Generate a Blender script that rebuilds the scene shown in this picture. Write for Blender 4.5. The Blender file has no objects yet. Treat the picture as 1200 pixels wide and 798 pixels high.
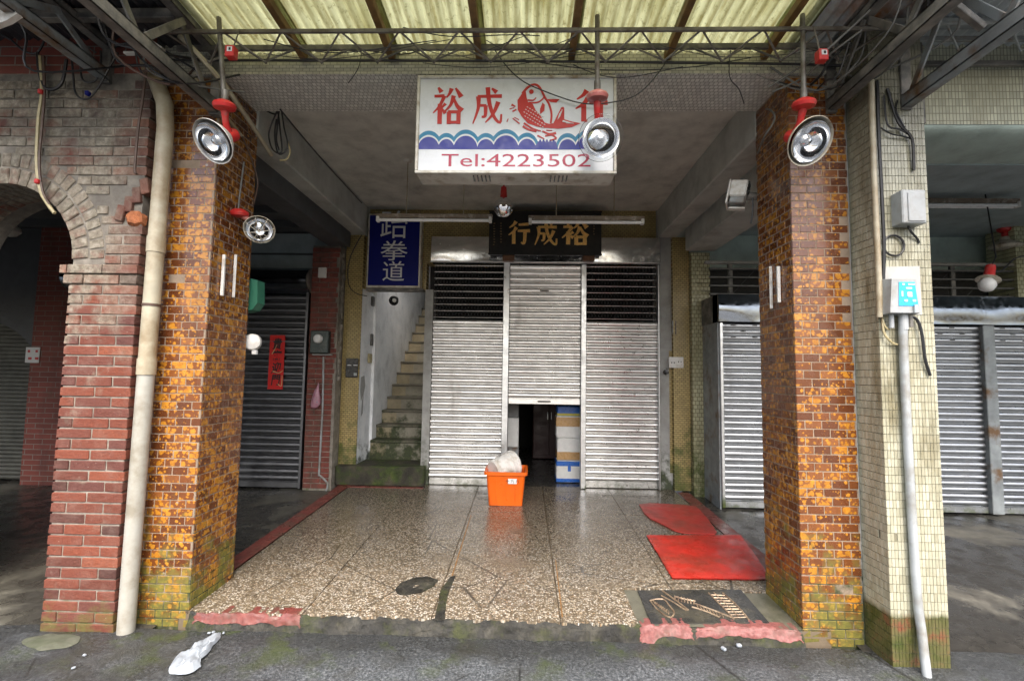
import bpy, bmesh, math, random
from mathutils import Vector, Matrix, noise as mnoise

R = math.radians
V = Vector
rng = random.Random(11)
sc = bpy.context.scene
COL = sc.collection

# ---------------------------------------------------------------- camera
F = 560.0                                   # focal length in photo pixels (1200 wide)
CAM = V((0, 0, 1.62))
ROT = (Matrix.Rotation(R(1.57), 3, 'Z') @ Matrix.Rotation(R(90 + 4.145), 3, 'X') @ Matrix.Rotation(R(0.86), 3, 'Z'))
cd = bpy.data.cameras.new('camera')
cam = bpy.data.objects.new('camera', cd)
COL.objects.link(cam)
cd.sensor_width = 36.0
cd.lens = F / 1200.0 * 36.0
cd.clip_start, cd.clip_end = 0.05, 400
cam.matrix_world = Matrix.Translation(CAM) @ ROT.to_4x4()
sc.camera = cam

# ---------------------------------------------------------------- sky, sun, exposure
SUN_EL, SUN_AZ = 52.0, 8.0                # sun behind the camera, a little to the right
w = bpy.data.worlds.new('World')
sc.world = w
w.use_nodes = True
wn = w.node_tree
sky = wn.nodes.new('ShaderNodeTexSky')
sky.sky_type = 'NISHITA'
sky.sun_disc = False
sky.sun_elevation = R(SUN_EL)
sky.sun_rotation = R(180 - SUN_AZ)
sky.air_density = 1.0
sky.dust_density = 5.0
sky.ozone_density = 0.6
wn.nodes['Background'].inputs['Strength'].default_value = 0.15
wn.links.new(sky.outputs[0], wn.nodes['Background'].inputs[0])
sd = bpy.data.lights.new('sun', 'SUN')
sd.energy = 1.1
sd.angle = R(60)
sd.color = (1.0, 0.985, 0.965)
sun = bpy.data.objects.new('sun', sd)
COL.objects.link(sun)
# travel direction of the light: from behind the camera (-Y), from above
sun_dir = V((-math.sin(R(SUN_AZ)) * math.cos(R(SUN_EL)), math.cos(R(SUN_AZ)) * math.cos(R(SUN_EL)), -math.sin(R(SUN_EL))))
sun.rotation_euler = sun_dir.to_track_quat('-Z', 'Y').to_euler()
sun.location = (0, -20, 25)
sc.view_settings.view_transform = 'Standard'
sc.view_settings.look = 'None'
sc.view_settings.exposure = 1.65
sc.view_settings.gamma = 1.0
sc.cycles.use_denoising = True
sc.cycles.max_bounces = 10
sc.cycles.diffuse_bounces = 5
sc.cycles.glossy_bounces = 4
sc.cycles.transmission_bounces = 4
sc.cycles.caustics_reflective = False
sc.cycles.caustics_refractive = False
sc.cycles.sample_clamp_indirect = 6.0


# a photo pixel gives a direction; the plane it is cut with gives the distance
def at(px, py, X=None, Y=None, Z=None):
    d = ROT @ V(((px - 600) / F, -(py - 399) / F, -1.0))
    if Y is not None:
        t = Y / d.y
    elif X is not None:
        t = X / d.x
    else:
        t = (Z - CAM.z) / d.z
    return CAM + d * t


def fz(y):                                  # the shop floor rises gently from the kerb
    return 0.15 + 0.0365 * (y - 3.0)


def fl(y):                                  # the neighbours' floors rise from street level
    return 0.082 + 0.046 * (y - 2.85) - .20 * max(0.0, 3.0 - y)


def fat(px, py, h=0.0):                     # pixel on the sloping shop floor
    d = ROT @ V(((px - 600) / F, -(py - 399) / F, -1.0))
    t = (0.15 + h - 0.1095 - CAM.z) / (d.z - 0.0365 * d.y)
    return CAM + d * t


# ---------------------------------------------------------------- materials
class N:
    def __init__(s, name):
        s.m = bpy.data.materials.new(name)
        s.m.use_nodes = True
        s.t = s.m.node_tree
        s.b = s.t.nodes['Principled BSDF']
        s.out = s.t.nodes['Material Output']
        s._p = None

    def node(s, ty, **kw):
        n = s.t.nodes.new(ty)
        for k, v in kw.items():
            setattr(n, k, v)
        return n

    def set(s, sock, v):
        if isinstance(v, bpy.types.NodeSocket):
            s.t.links.new(v, sock)
        elif v is not None:
            if sock.type == 'RGBA' and len(v) == 3:
                v = (*v, 1)
            sock.default_value = v

    @property
    def pos(s):
        if s._p is None:
            s._p = s.node('ShaderNodeNewGeometry')
        return s._p.outputs['Position']

    @property
    def isl(s):                                # differs per piece, whether it is an object or an island of a joined mesh
        s.pos
        if not hasattr(s, '_i'):
            ob = s.node('ShaderNodeObjectInfo')
            s._i = s.math('FRACT', s.math('ADD', s._p.outputs['Random Per Island'], ob.outputs['Random']))
        return s._i

    def xyz(s):
        n = s.node('ShaderNodeSeparateXYZ')
        s.set(n.inputs[0], s.pos)
        return n.outputs

    def comb(s, x, y, z=0.0):
        n = s.node('ShaderNodeCombineXYZ')
        for i, v in enumerate((x, y, z)):
            s.set(n.inputs[i], v)
        return n.outputs[0]

    def vmul(s, v, k):
        n = s.node('ShaderNodeVectorMath', operation='MULTIPLY')
        s.set(n.inputs[0], v)
        s.set(n.inputs[1], k)
        return n.outputs[0]

    def noise(s, scale, detail=4, rough=.55, dist=0, vec=None, color=False):
        n = s.node('ShaderNodeTexNoise')
        s.set(n.inputs['Vector'], vec if vec is not None else s.pos)
        n.inputs['Scale'].default_value = scale
        n.inputs['Detail'].default_value = detail
        n.inputs['Roughness'].default_value = rough
        n.inputs['Distortion'].default_value = dist
        return n.outputs['Color' if color else 'Fac']

    def vor(s, scale, vec=None, out='Distance', feature='F1', rnd=1.0):
        n = s.node('ShaderNodeTexVoronoi', feature=feature)
        s.set(n.inputs['Vector'], vec if vec is not None else s.pos)
        n.inputs['Scale'].default_value = scale
        n.inputs['Randomness'].default_value = rnd
        return n.outputs[out]

    def ramp(s, fac, stops, mode='LINEAR'):
        n = s.node('ShaderNodeValToRGB')
        n.color_ramp.interpolation = mode
        e = n.color_ramp.elements
        while len(e) < len(stops):
            e.new(0.5)
        for el, (p, c) in zip(e, stops):
            el.position = p
            el.color = (*c, 1) if len(c) == 3 else c
        s.set(n.inputs[0], fac)
        return n.outputs[0]

    def mr(s, v, a, b, c=0.0, d=1.0, smooth=False):
        n = s.node('ShaderNodeMapRange')
        if smooth:
            n.interpolation_type = 'SMOOTHSTEP'
        for i, x in enumerate((v, a, b, c, d)):
            s.set(n.inputs[i], x)
        return n.outputs[0]

    def math(s, op, a, b=None, clamp=False):
        n = s.node('ShaderNodeMath', operation=op, use_clamp=clamp)
        s.set(n.inputs[0], a)
        if b is not None:
            s.set(n.inputs[1], b)
        return n.outputs[0]

    def mix(s, f, a, b, blend='MIX'):
        n = s.node('ShaderNodeMix', data_type='RGBA', blend_type=blend)
        s.set(n.inputs[0], f)
        s.set(n.inputs[6], a)
        s.set(n.inputs[7], b)
        return n.outputs[2]

    def mixf(s, f, a, b):
        n = s.node('ShaderNodeMix', data_type='FLOAT')
        s.set(n.inputs[0], f)
        s.set(n.inputs[2], a)
        s.set(n.inputs[3], b)
        return n.outputs[0]

    def bump(s, h, strength=.3, dist=.01, normal=None):
        n = s.node('ShaderNodeBump')
        n.inputs['Strength'].default_value = strength
        n.inputs['Distance'].default_value = dist
        s.set(n.inputs['Height'], h)
        if normal is not None:
            s.set(n.inputs['Normal'], normal)
        return n.outputs[0]

    def fin(s, col=None, rough=None, metal=None, normal=None, spec=None):
        for k, v in (('Base Color', col), ('Roughness', rough), ('Metallic', metal), ('Normal', normal), ('Specular IOR Level', spec)):
            if v is not None:
                s.set(s.b.inputs[k], v)
        return s.m


def mul(c, k):
    return tuple(min(1, x * k) for x in c)


def basic(name, col, rough=.5, metal=0.0, var=.25, scale=9.0, bump=.15, bdist=.004, bscale=60, dirt=None, damt=.5, dscale=5.0, spec=.5):
    n = N(name)
    a = n.noise(scale, 5, .6)
    c = n.ramp(a, [(.3, mul(col, 1 - var)), (.7, mul(col, 1 + var * .6))])
    if dirt:
        k = n.mr(n.noise(dscale, 6, .65), .62 - damt * .35, .72 - damt * .1, 0, 1)
        c = n.mix(k, c, dirt)
    r = n.mr(n.noise(scale * 2.3, 4), .3, .7, max(.03, rough - .12), min(1, rough + .12))
    nm = n.bump(n.noise(bscale, 4, .6), bump, bdist) if bump else None
    return n.fin(c, r, metal, nm, spec)


def moss_mask(n, z0, z1, scale=7.0, lo=.44, hi=.6):
    z = n.xyz()[2]
    g = n.mr(z, z0, z1, 1.0, 0.0)
    k = n.math('ADD', n.noise(scale, 6, .65), n.math('MULTIPLY', g, .35))
    k = n.math('SUBTRACT', k, .22)
    return n.math('MULTIPLY', n.mr(k, lo, hi), n.mr(z, z1, z1 - .25, 0, 1), True)


def m_orange():
    n = N('mottled_orange_glazed_tile')
    warp = n.noise(26, 2, .5, color=True)
    vec = n.node('ShaderNodeVectorMath', operation='ADD')
    n.set(vec.inputs[0], n.pos)
    n.set(vec.inputs[1], n.vmul(warp, (.022, .022, .022)))
    d = n.vor(27, vec.outputs[0])
    d2 = n.vor(44, vec.outputs[0])
    dens = n.mr(n.noise(5.0, 3, .55), .32, .68, .20, .50)
    isl = n.math('MULTIPLY', n.math('SUBTRACT', n.isl, .5), .22)
    thr = n.math('ADD', n.math('ADD', dens, n.mr(n.xyz()[0], -2.0, 1.6, .07, .0)), isl)
    blot = n.mr(n.math('SUBTRACT', thr, d), -.015, .05)
    bl2 = n.mr(n.math('SUBTRACT', n.math('MULTIPLY', thr, .75), d2), -.02, .05)
    blot = n.math('MAXIMUM', blot, bl2)
    brown = n.ramp(n.isl, [(0, (.10, .030, .009)), (.5, (.165, .052, .014)), (1, (.23, .082, .022))])
    yel = n.ramp(n.noise(30, 3), [(.3, (.36, .14, .012)), (.7, (.50, .225, .026))])
    c = n.mix(blot, brown, yel)
    z = n.xyz()[2]
    chip = n.math('MULTIPLY', n.mr(n.vor(9.0), .10, .06), n.mr(n.noise(4, 3), .52, .58))
    c = n.mix(n.math('MULTIPLY', chip, .8), c, (.45, .40, .34))
    grime = n.mr(n.noise(2.2, 7, .66, vec=n.vmul(n.pos, (4, 4, .7))), .48, .70, 0, 1)
    soot = n.math('MULTIPLY', n.mr(z, 2.3, 3.5, 0, .5), n.mr(n.noise(2.2, 5), .35, .6))
    c = n.mix(n.math('MAXIMUM', n.math('MULTIPLY', grime, .35), soot), c, (.035, .02, .012))
    ms = moss_mask(n, .0, .95, 8, .42, .60)
    c = n.mix(n.math('MULTIPLY', ms, .78), c, n.ramp(n.noise(40, 3), [(.3, (.075, .09, .012)), (.7, (.16, .17, .02))]))
    r = n.mixf(ms, n.mr(n.noise(22, 3), .3, .7, .14, .34), .8)
    return n.fin(c, r, 0, n.bump(n.noise(70, 3), .16, .003), .6)


def m_brick():
    n = N('old_red_brick')
    c = n.ramp(n.isl, [(0, (.060, .027, .022)), (.2, (.13, .040, .025)), (.45, (.195, .053, .028)), (.65, (.105, .040, .032)), (.85, (.165, .045, .025)), (1, (.24, .070, .034))])
    c = n.mix(n.mr(n.noise(45, 5, .7), .5, .75, 0, .5), c, (.13, .05, .04))
    c = n.mix(n.mr(n.noise(7, 7, .7), .48, .72, 0, .28), c, (.28, .20, .16))
    z = n.xyz()[2]
    x = n.xyz()[0]
    hi = n.mr(z, 1.35, 2.35, 0, 1)
    # old lime wash that stayed on the upper wall
    lf = n.mr(n.math('ADD', n.noise(4.2, 6, .68), n.math('MULTIPLY', hi, .27)), .60, .78)
    lf = n.math('MULTIPLY', lf, n.mr(x, -2.42, -2.68, .25, 1.0))
    c = n.mix(n.math('MULTIPLY', lf, .85), c, n.ramp(n.noise(24, 5, .7), [(.3, (.12, .11, .08)), (.5, (.27, .25, .19)), (.72, (.48, .45, .37))]))
    soot = n.math('MULTIPLY', n.mr(z, 2.4, 3.5, .0, 1), n.mr(n.noise(3.4, 7, .68), .38, .62))
    c = n.mix(n.math('MULTIPLY', soot, .78), c, (.030, .028, .026))
    ms = moss_mask(n, .0, .4, 9, .45, .62)
    c = n.mix(n.math('MULTIPLY', ms, .7), c, (.11, .12, .03))
    sp = n.mr(n.vor(30), .09, .05, 0, .6)
    c = n.mix(n.math('MULTIPLY', sp, n.mr(n.noise(9), .5, .6)), c, (.5, .45, .38))
    return n.fin(c, n.mr(n.noise(30), .3, .7, .55, .85), 0, n.bump(n.math('ADD', n.noise(75, 6, .7), n.noise(22, 4, .6)), .75, .009), .35)


def m_mortar():
    n = N('lime_mortar')
    z = n.xyz()[2]
    c = n.ramp(n.noise(14, 6, .65), [(.3, (.15, .13, .105)), (.65, (.33, .30, .25))])
    soot = n.math('MULTIPLY', n.mr(z, 1.9, 3.2, .1, 1), n.mr(n.noise(3.0, 6, .6), .32, .6))
    c = n.mix(n.math('MULTIPLY', soot, .8), c, (.05, .047, .043))
    ms = moss_mask(n, 0, .45, 9, .42, .6)
    c = n.mix(ms, c, (.09, .10, .03))
    return n.fin(c, .85, 0, n.bump(n.noise(90, 5, .7), .5, .005))


def m_mosaic(name, axes, w, h, col, grout, dirt, damt=.5, offset=0.0, moss=None, mortar=.0022, rough=.3, dscale=(3.5, 3.5, 1.2), dark=(.1, .1, .06)):
    n = N(name)
    o = n.xyz()
    ix = {'x': 0, 'y': 1, 'z': 2}
    vec = n.comb(o[ix[axes[0]]], o[ix[axes[1]]])
    b = n.node('ShaderNodeTexBrick', offset=offset, squash=1.0)
    n.set(b.inputs['Vector'], vec)
    for k, v in (('Scale', 1.0), ('Mortar Size', mortar), ('Mortar Smooth', .25), ('Bias', 0), ('Brick Width', w), ('Row Height', h)):
        b.inputs[k].default_value = v
    n.set(b.inputs['Color1'], mul(col, .82))
    n.set(b.inputs['Color2'], mul(col, 1.12))
    n.set(b.inputs['Mortar'], grout)
    c = b.outputs['Color']
    dv = n.vmul(n.pos, dscale)
    k = n.mr(n.noise(1.6, 7, .66, vec=dv), .66 - damt * .34, .80 - damt * .16)
    c = n.mix(n.math('MULTIPLY', k, .72), c, dirt)
    k2 = n.mr(n.noise(5, 6, .6), .6, .72)
    c = n.mix(n.math('MULTIPLY', k2, .4 * damt), c, dark)
    r = n.mixf(b.outputs['Fac'], rough, .85)
    if moss:
        ms = moss_mask(n, moss[0], moss[1], 7, .40, .58)
        c = n.mix(n.math('MULTIPLY', ms, .85), c, n.ramp(n.noise(28, 3), [(.3, (.03, .045, .012)), (.7, (.09, .12, .02))]))
    hgt = n.math('SUBTRACT', 1.0, b.outputs['Fac'])
    return n.fin(c, r, 0, n.bump(hgt, .6, .0025))


def m_metal(name, col=(.72, .72, .70), rough=.30, dirt=(.19, .15, .11), damt=.35, moss=None, stretch=(2, 2, .5), spots=True, bump=.05):
    n = N(name)
    a = n.noise(6, 5, .6, vec=n.vmul(n.pos, (1, 1, 3)))
    c = n.ramp(a, [(.3, mul(col, .82)), (.7, mul(col, 1.08))])
    k = n.mr(n.noise(2.0, 7, .66, vec=n.vmul(n.pos, stretch)), .66 - damt * .3, .84 - damt * .12)
    c = n.mix(n.math('MULTIPLY', k, .7), c, dirt)
    r = n.mixf(k, n.mr(n.noise(20, 4), .3, .7, max(.04, rough - .08), rough + .10), .55)
    mt = n.mixf(k, 1.0, .45)
    if moss:
        ms = moss_mask(n, moss[0], moss[1], 9, .42, .6)
        c = n.mix(ms, c, (.07, .09, .02))
        mt = n.mixf(ms, mt, 0.0)
    return n.fin(c, r, mt, n.bump(n.noise(9, 4, .6), bump, .02) if bump else None)


def m_concrete(name, col, dirt, damt=.5, rough=.8, scale=1.0, rust=False, moss=None, stretch=(1, 1, 1)):
    n = N(name)
    p = n.vmul(n.pos, stretch)
    c = n.ramp(n.noise(3.5 * scale, 8, .65, vec=p), [(.28, mul(col, .66)), (.5, col), (.74, mul(col, 1.25))])
    k = n.mr(n.noise(1.7 * scale, 8, .68, dist=.6, vec=p), .66 - damt * .3, .84 - damt * .2)
    c = n.mix(n.math('MULTIPLY', k, .75), c, dirt)
    if rust:
        sp = n.math('MULTIPLY', n.mr(n.vor(13), .11, .04), n.mr(n.noise(1.6, 3), .5, .62))
        c = n.mix(n.math('MULTIPLY', sp, .8), c, (.11, .055, .025))
    if moss:
        ms = moss_mask(n, moss[0], moss[1], 6, .40, .56)
        c = n.mix(n.math('MULTIPLY', ms, .92), c, n.ramp(n.noise(34, 4), [(.3, (.010, .017, .005)), (.7, (.042, .060, .012))]))
    h = n.math('ADD', n.noise(55 * scale, 6, .7), n.math('MULTIPLY', n.noise(7 * scale, 4), 1.5))
    return n.fin(c, rough, 0, n.bump(h, .35, .006))


def m_pebble():
    n = N('washed_pebble_terrazzo')
    o = n.xyz()
    vec = n.comb(o[0], o[1])
    d = n.vor(84, vec)
    cc = n.vor(84, vec, 'Color')
    sepc = n.node('ShaderNodeSeparateColor')
    n.set(sepc.inputs[0], cc)
    c = n.ramp(sepc.outputs[0], [(0, (.07, .055, .04)), (.22, (.20, .15, .095)), (.42, (.36, .30, .21)), (.62, (.50, .45, .36)), (.8, (.66, .63, .56)), (1, (.32, .21, .11))])
    mort = n.mr(d, .34, .62)
    c = n.mix(n.math('MULTIPLY', mort, .85), c, (.085, .066, .042))
    # dry and worn near the kerb, wet and darker further in
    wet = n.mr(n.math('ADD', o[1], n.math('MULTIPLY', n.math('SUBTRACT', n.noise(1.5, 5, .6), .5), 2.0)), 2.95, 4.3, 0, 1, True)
    stain = n.mr(n.noise(2.6, 6, .62), .44, .66)
    c = n.mix(n.math('MULTIPLY', stain, .40), c, (.14, .105, .06))
    crk = n.mr(n.vor(1.35, n.vmul(vec, (1, 1, 1)), feature='DISTANCE_TO_EDGE'), .010, .003)
    crk = n.math('MULTIPLY', crk, n.mr(n.noise(1.9, 3), .48, .56))
    c = n.mix(n.math('MULTIPLY', crk, .85), c, (.03, .024, .016))
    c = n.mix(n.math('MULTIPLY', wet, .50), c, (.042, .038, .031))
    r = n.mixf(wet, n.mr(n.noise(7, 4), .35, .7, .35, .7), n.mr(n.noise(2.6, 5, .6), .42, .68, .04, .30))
    h = n.mr(d, .0, .6, 1, 0)
    nrm = n.node('ShaderNodeBump')
    n.set(nrm.inputs['Height'], h)
    n.set(nrm.inputs['Strength'], n.mixf(wet, .75, .16))
    nrm.inputs['Distance'].default_value = .006
    return n.fin(c, r, 0, nrm.outputs[0], .5)


def m_street():
    n = N('wet_street_asphalt')
    o = n.xyz()
    big = n.noise(1.1, 7, .62, dist=.8)
    c = n.ramp(n.noise(62, 5, .8), [(.36, (.022, .025, .029)), (.5, (.088, .098, .106)), (.64, (.24, .258, .27))])
    edge = n.mr(n.math('ADD', o[1], n.math('MULTIPLY', n.math('SUBTRACT', n.noise(2.2, 5, .6), .5), .55)), 2.62, 2.86)
    side = n.mr(n.math('ABSOLUTE', n.math('ADD', o[0], n.math('MULTIPLY', n.math('SUBTRACT', n.noise(1.6, 5, .6), .5), 2.2))), 1.0, 1.75)
    wet = n.math('MULTIPLY', n.math('MAXIMUM', edge, n.math('MULTIPLY', side, n.mr(n.noise(1.3, 6, .6), .38, .52))), .95)
    worn = n.math('SUBTRACT', 1.0, wet)
    c = n.mix(worn, n.mix(.72, c, (.018, .018, .016)), c)
    k = n.mr(n.noise(2.4, 6, .6), .54, .68)
    c = n.mix(n.math('MULTIPLY', k, .55), c, (.04, .038, .026))
    ms = n.math('MULTIPLY', n.mr(n.noise(3.1, 5, .65), .52, .62), n.mr(o[1], 2.45, 2.75))
    c = n.mix(n.math('MULTIPLY', ms, .75), c, (.055, .075, .018))
    crk = n.math('MULTIPLY', n.mr(n.vor(1.1, n.vmul(n.pos, (1, 1, 1)), feature='DISTANCE_TO_EDGE'), .009, .002), n.mr(n.noise(1.9, 3), .50, .56))
    c = n.mix(n.math('MULTIPLY', crk, .8), c, (.012, .012, .011))
    r = n.mixf(worn, n.mr(n.noise(3, 5), .40, .58, .04, .40), .6)
    h = n.math('ADD', n.noise(110, 5, .75), n.math('MULTIPLY', n.noise(9, 5), 1.2))
    return n.fin(c, r, 0, n.bump(h, .9, .012), .5)


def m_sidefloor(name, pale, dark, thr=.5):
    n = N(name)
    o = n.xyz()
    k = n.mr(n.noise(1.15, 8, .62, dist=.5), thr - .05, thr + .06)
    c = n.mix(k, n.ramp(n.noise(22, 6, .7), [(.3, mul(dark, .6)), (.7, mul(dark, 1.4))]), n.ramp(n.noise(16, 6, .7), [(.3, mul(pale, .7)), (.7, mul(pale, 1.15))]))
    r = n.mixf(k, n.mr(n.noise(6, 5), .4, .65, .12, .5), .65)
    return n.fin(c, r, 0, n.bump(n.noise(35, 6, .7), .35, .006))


def m_sheet():
    n = N('translucent_corrugated_fibreglass')
    k = n.mr(n.noise(3.0, 6, .6, vec=n.vmul(n.pos, (1.5, .5, 1))), .45, .75)
    c = n.mix(k, (.30, .315, .19), (.15, .145, .055))
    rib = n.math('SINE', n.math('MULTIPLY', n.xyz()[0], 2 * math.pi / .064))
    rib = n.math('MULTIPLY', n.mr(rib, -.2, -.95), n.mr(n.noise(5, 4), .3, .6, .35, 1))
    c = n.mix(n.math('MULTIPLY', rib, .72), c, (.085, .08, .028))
    sp = n.math('MULTIPLY', n.mr(n.noise(26, 6, .75), .55, .68), .75)
    c = n.mix(sp, c, (.07, .065, .022))
    st = n.mr(n.noise(14, 5, .65, vec=n.vmul(n.pos, (2.2, .22, 1))), .48, .66)
    c = n.mix(n.math('MULTIPLY', st, .7), c, (.11, .095, .03))
    n.fin(c, .55, 0, n.bump(n.noise(40, 3), .1, .004))
    tr = n.node('ShaderNodeBsdfTranslucent')
    n.set(tr.inputs[0], c)
    mx = n.node('ShaderNodeMixShader')
    mx.inputs[0].default_value = .72
    n.t.links.new(n.b.outputs[0], mx.inputs[1])
    n.t.links.new(tr.outputs[0], mx.inputs[2])
    n.t.links.new(mx.outputs[0], n.out.inputs[0])
    return n.m


def m_glass(name='clear_glass'):
    n = N(name)
    n.b.inputs['Transmission Weight'].default_value = 1.0
    n.b.inputs['IOR'].default_value = 1.45
    return n.fin((.95, .97, .97), .04)


M = {}
M['orange'] = m_orange()
M['brick'] = m_brick()
M['mortar'] = m_mortar()
M['grout'] = m_concrete('pale_tile_grout', (.26, .20, .145), (.12, .09, .055), .45, .9, moss=(0, .8))
M['whitetile'] = None
n = N('cream_glazed_mosaic')
c = n.ramp(n.isl, [(0, (.34, .33, .24)), (.5, (.41, .40, .295)), (1, (.48, .47, .36))])
k = n.mr(n.noise(1.5, 7, .68, vec=n.vmul(n.pos, (6, 6, 1.1))), .46, .68)
zz = n.xyz()
k = n.math('MULTIPLY', k, n.mr(zz[2], .7, 1.4, .35, .95))
c = n.mix(k, c, n.ramp(n.noise(11, 5), [(.3, (.115, .10, .055)), (.7, (.24, .21, .12))]))
soot = n.mr(zz[2], 2.3, 3.4, 0, .62)
c = n.mix(soot, c, (.12, .115, .085))
base = n.mr(n.math('ADD', zz[2], n.math('MULTIPLY', n.noise(14, 3), .05)), .375, .345)
c = n.mix(base, c, n.ramp(n.noise(9, 6, .7), [(.35, (.05, .065, .015)), (.55, (.11, .10, .04)), (.7, (.20, .06, .035))]))
M['whitetile'] = n.fin(c, n.mr(n.noise(20), .3, .7, .2, .45), 0, n.bump(n.noise(60, 3), .1, .002))
M['whitegrout'] = m_concrete('dark_mosaic_grout', (.17, .16, .11), (.05, .05, .03), .5, .9)
M['lintel_f'] = m_mosaic('cream_mosaic_face', 'xz', .045, .021, (.70, .68, .56), (.32, .30, .23), (.34, .32, .25), .34, .5, mortar=.0022)
M['lintel_s'] = m_mosaic('white_mosaic_soffit', 'xy', .030, .036, (.80, .80, .74), (.40, .40, .35), (.55, .54, .47), .28, .5, mortar=.0032)
M['rlintel_f'] = m_mosaic('greenish_cream_mosaic', 'xz', .021, .048, (.60, .60, .46), (.26, .255, .19), (.36, .34, .24), .5, 0.0, mortar=.0025)
M['yellow'] = m_mosaic('ochre_mosaic_wall', 'xz', .05, .026, (.42, .32, .125), (.17, .13, .06), (.20, .155, .07), .5, .5, moss=(.2, 1.3), mortar=.0035)
M['yellow_y'] = m_mosaic('ochre_mosaic_wall_return', 'yz', .05, .026, (.42, .32, .125), (.17, .13, .06), (.20, .155, .07), .5, .5, moss=(.2, 1.3), mortar=.0035)
M['white_bk'] = m_mosaic('pale_mosaic_pilaster', 'xz', .048, .048, (.52, .51, .32), (.20, .19, .11), (.20, .17, .07), .55, .5, moss=(.15, 1.25), mortar=.004)
M['white_bk_shade'] = m_mosaic('shaded_mosaic_pilaster_return', 'yz', .048, .048, (.42, .41, .27), (.16, .15, .09), (.15, .13, .06), .6, .5, moss=(.15, 1.25), mortar=.004)  # darker copy of the pilaster mosaic: shade of the side face painted in
M['brick_tex'] = m_mosaic('shaded_brick_column', 'xz', .21, .063, (.20, .05, .035), (.22, .19, .16), (.09, .035, .028), .5, .5, mortar=.005, rough=.75)
M['brick_texy'] = m_mosaic('shaded_brick_return', 'yz', .21, .063, (.20, .05, .035), (.22, .19, .16), (.09, .035, .028), .5, .5, mortar=.005, rough=.75)
M['galv'] = m_metal('galvanised_slat', (.72, .715, .695), .33, (.36, .32, .27), .22, moss=(.2, .45), bump=0)
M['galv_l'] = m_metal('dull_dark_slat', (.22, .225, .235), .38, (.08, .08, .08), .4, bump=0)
M['galv_r'] = m_metal('grey_slat', (.44, .455, .47), .34, (.22, .215, .20), .25, moss=(.15, .4), bump=0)
M['chrome'] = m_metal('polished_sheet_steel', (.74, .75, .75), .18, (.25, .23, .2), .12, bump=.03)
M['chrome_d'] = m_metal('dull_sheet_steel', (.20, .22, .25), .14, (.12, .12, .12), .12, bump=.02)
M['alu'] = m_metal('aluminium_post', (.62, .63, .63), .34, (.25, .23, .19), .3, moss=(.15, .5))
M['steel'] = basic('weathered_dark_steel', (.13, .128, .12), .55, .1, .4, 7, .2, dirt=(.27, .25, .22), damt=.5, dscale=7)
M['steel_g'] = basic('grey_painted_steel', (.27, .295, .30), .45, .05, .35, 6, .2, dirt=(.14, .075, .03), damt=.3, dscale=5)
M['rustroof'] = basic('rusty_roof_sheet', (.66, .70, .72), .5, 0, .3, 4, .1, dirt=(.36, .15, .04), damt=.28, dscale=2.2)
M['darkroof'] = m_metal('sooty_roof_sheet', (.10, .10, .11), .6, (.10, .05, .025), .3)
M['rafter'] = basic('brown_painted_rafter', (.24, .135, .04), .6, 0, .5, 6, .3, dirt=(.10, .055, .02), damt=.5)
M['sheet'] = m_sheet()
M['ceil'] = m_concrete('stained_concrete_ceiling', (.66, .66, .60), (.42, .41, .35), .40, .85, rust=True)
M['beam'] = m_concrete('grey_green_plaster_beam', (.50, .52, .49), (.28, .27, .24), .36, .8)
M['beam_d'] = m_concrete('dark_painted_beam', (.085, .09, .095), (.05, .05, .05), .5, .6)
M['rceil'] = m_concrete('blue_grey_painted_soffit', (.40, .47, .48), (.25, .28, .28), .5, .55)
M['rwall'] = m_concrete('pale_green_plaster', (.50, .60, .54), (.30, .34, .30), .45, .7)
M['plaster'] = m_concrete('grey_plaster', (.36, .36, .34), (.18, .17, .14), .5, .85, moss=(.15, .9))
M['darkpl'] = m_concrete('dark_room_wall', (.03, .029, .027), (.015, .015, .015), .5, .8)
M['white_w'] = m_concrete('white_limewash', (.84, .86, .87), (.55, .54, .50), .20, .75, moss=(.25, .9))
M['step'] = m_concrete('worn_cement_step', (.30, .28, .22), (.12, .105, .07), .5, .8, moss=(.35, 1.5))
M['step_y'] = m_concrete('ochre_cement_step', (.34, .29, .19), (.18, .155, .10), .5, .8, moss=(.35, 1.35))
M['tread'] = m_concrete('trodden_dark_tread', (.15, .135, .10), (.05, .045, .03), .5, .6, moss=(.35, 1.6))
n = N('mossy_cement')
c = n.ramp(n.noise(6, 8, .7), [(.3, (.012, .012, .008)), (.5, (.04, .036, .024)), (.7, (.09, .075, .05))])
c = n.mix(n.mr(n.noise(4.5, 6, .66), .44, .58), c, n.ramp(n.noise(16, 6, .7), [(.3, (.012, .020, .004)), (.5, (.035, .055, .008)), (.72, (.085, .115, .016))]))
M['mossblock'] = n.fin(c, .75, 0, n.bump(n.noise(50, 6, .75), .8, .012))
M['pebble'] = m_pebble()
M['slabbase'] = m_concrete('cement_joint', (.13, .10, .065), (.05, .04, .03), .5, .7)
n = N('mossy_kerb')
c = n.ramp(n.noise(11, 8, .7), [(.3, (.006, .006, .005)), (.5, (.022, .021, .016)), (.72, (.075, .070, .052))])
k = n.mr(n.noise(4.5, 6, .65), .52, .64)
c = n.mix(n.math('MULTIPLY', k, .8), c, n.ramp(n.noise(40, 4), [(.3, (.02, .026, .008)), (.7, (.06, .068, .018))]))
M['kerb'] = n.fin(c, n.mr(n.noise(9), .4, .6, .35, .8), 0, n.bump(n.math('ADD', n.noise(60, 6, .75), n.noise(14, 5, .6)), .8, .012))
n = N('red_painted_cement')
c = n.ramp(n.noise(26, 6, .7), [(.3, (.10, .026, .021)), (.7, (.21, .060, .048))])
k = n.mr(n.noise(5, 7, .66), .50, .62)
c = n.mix(n.math('MULTIPLY', k, .8), c, (.10, .055, .04))
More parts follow.
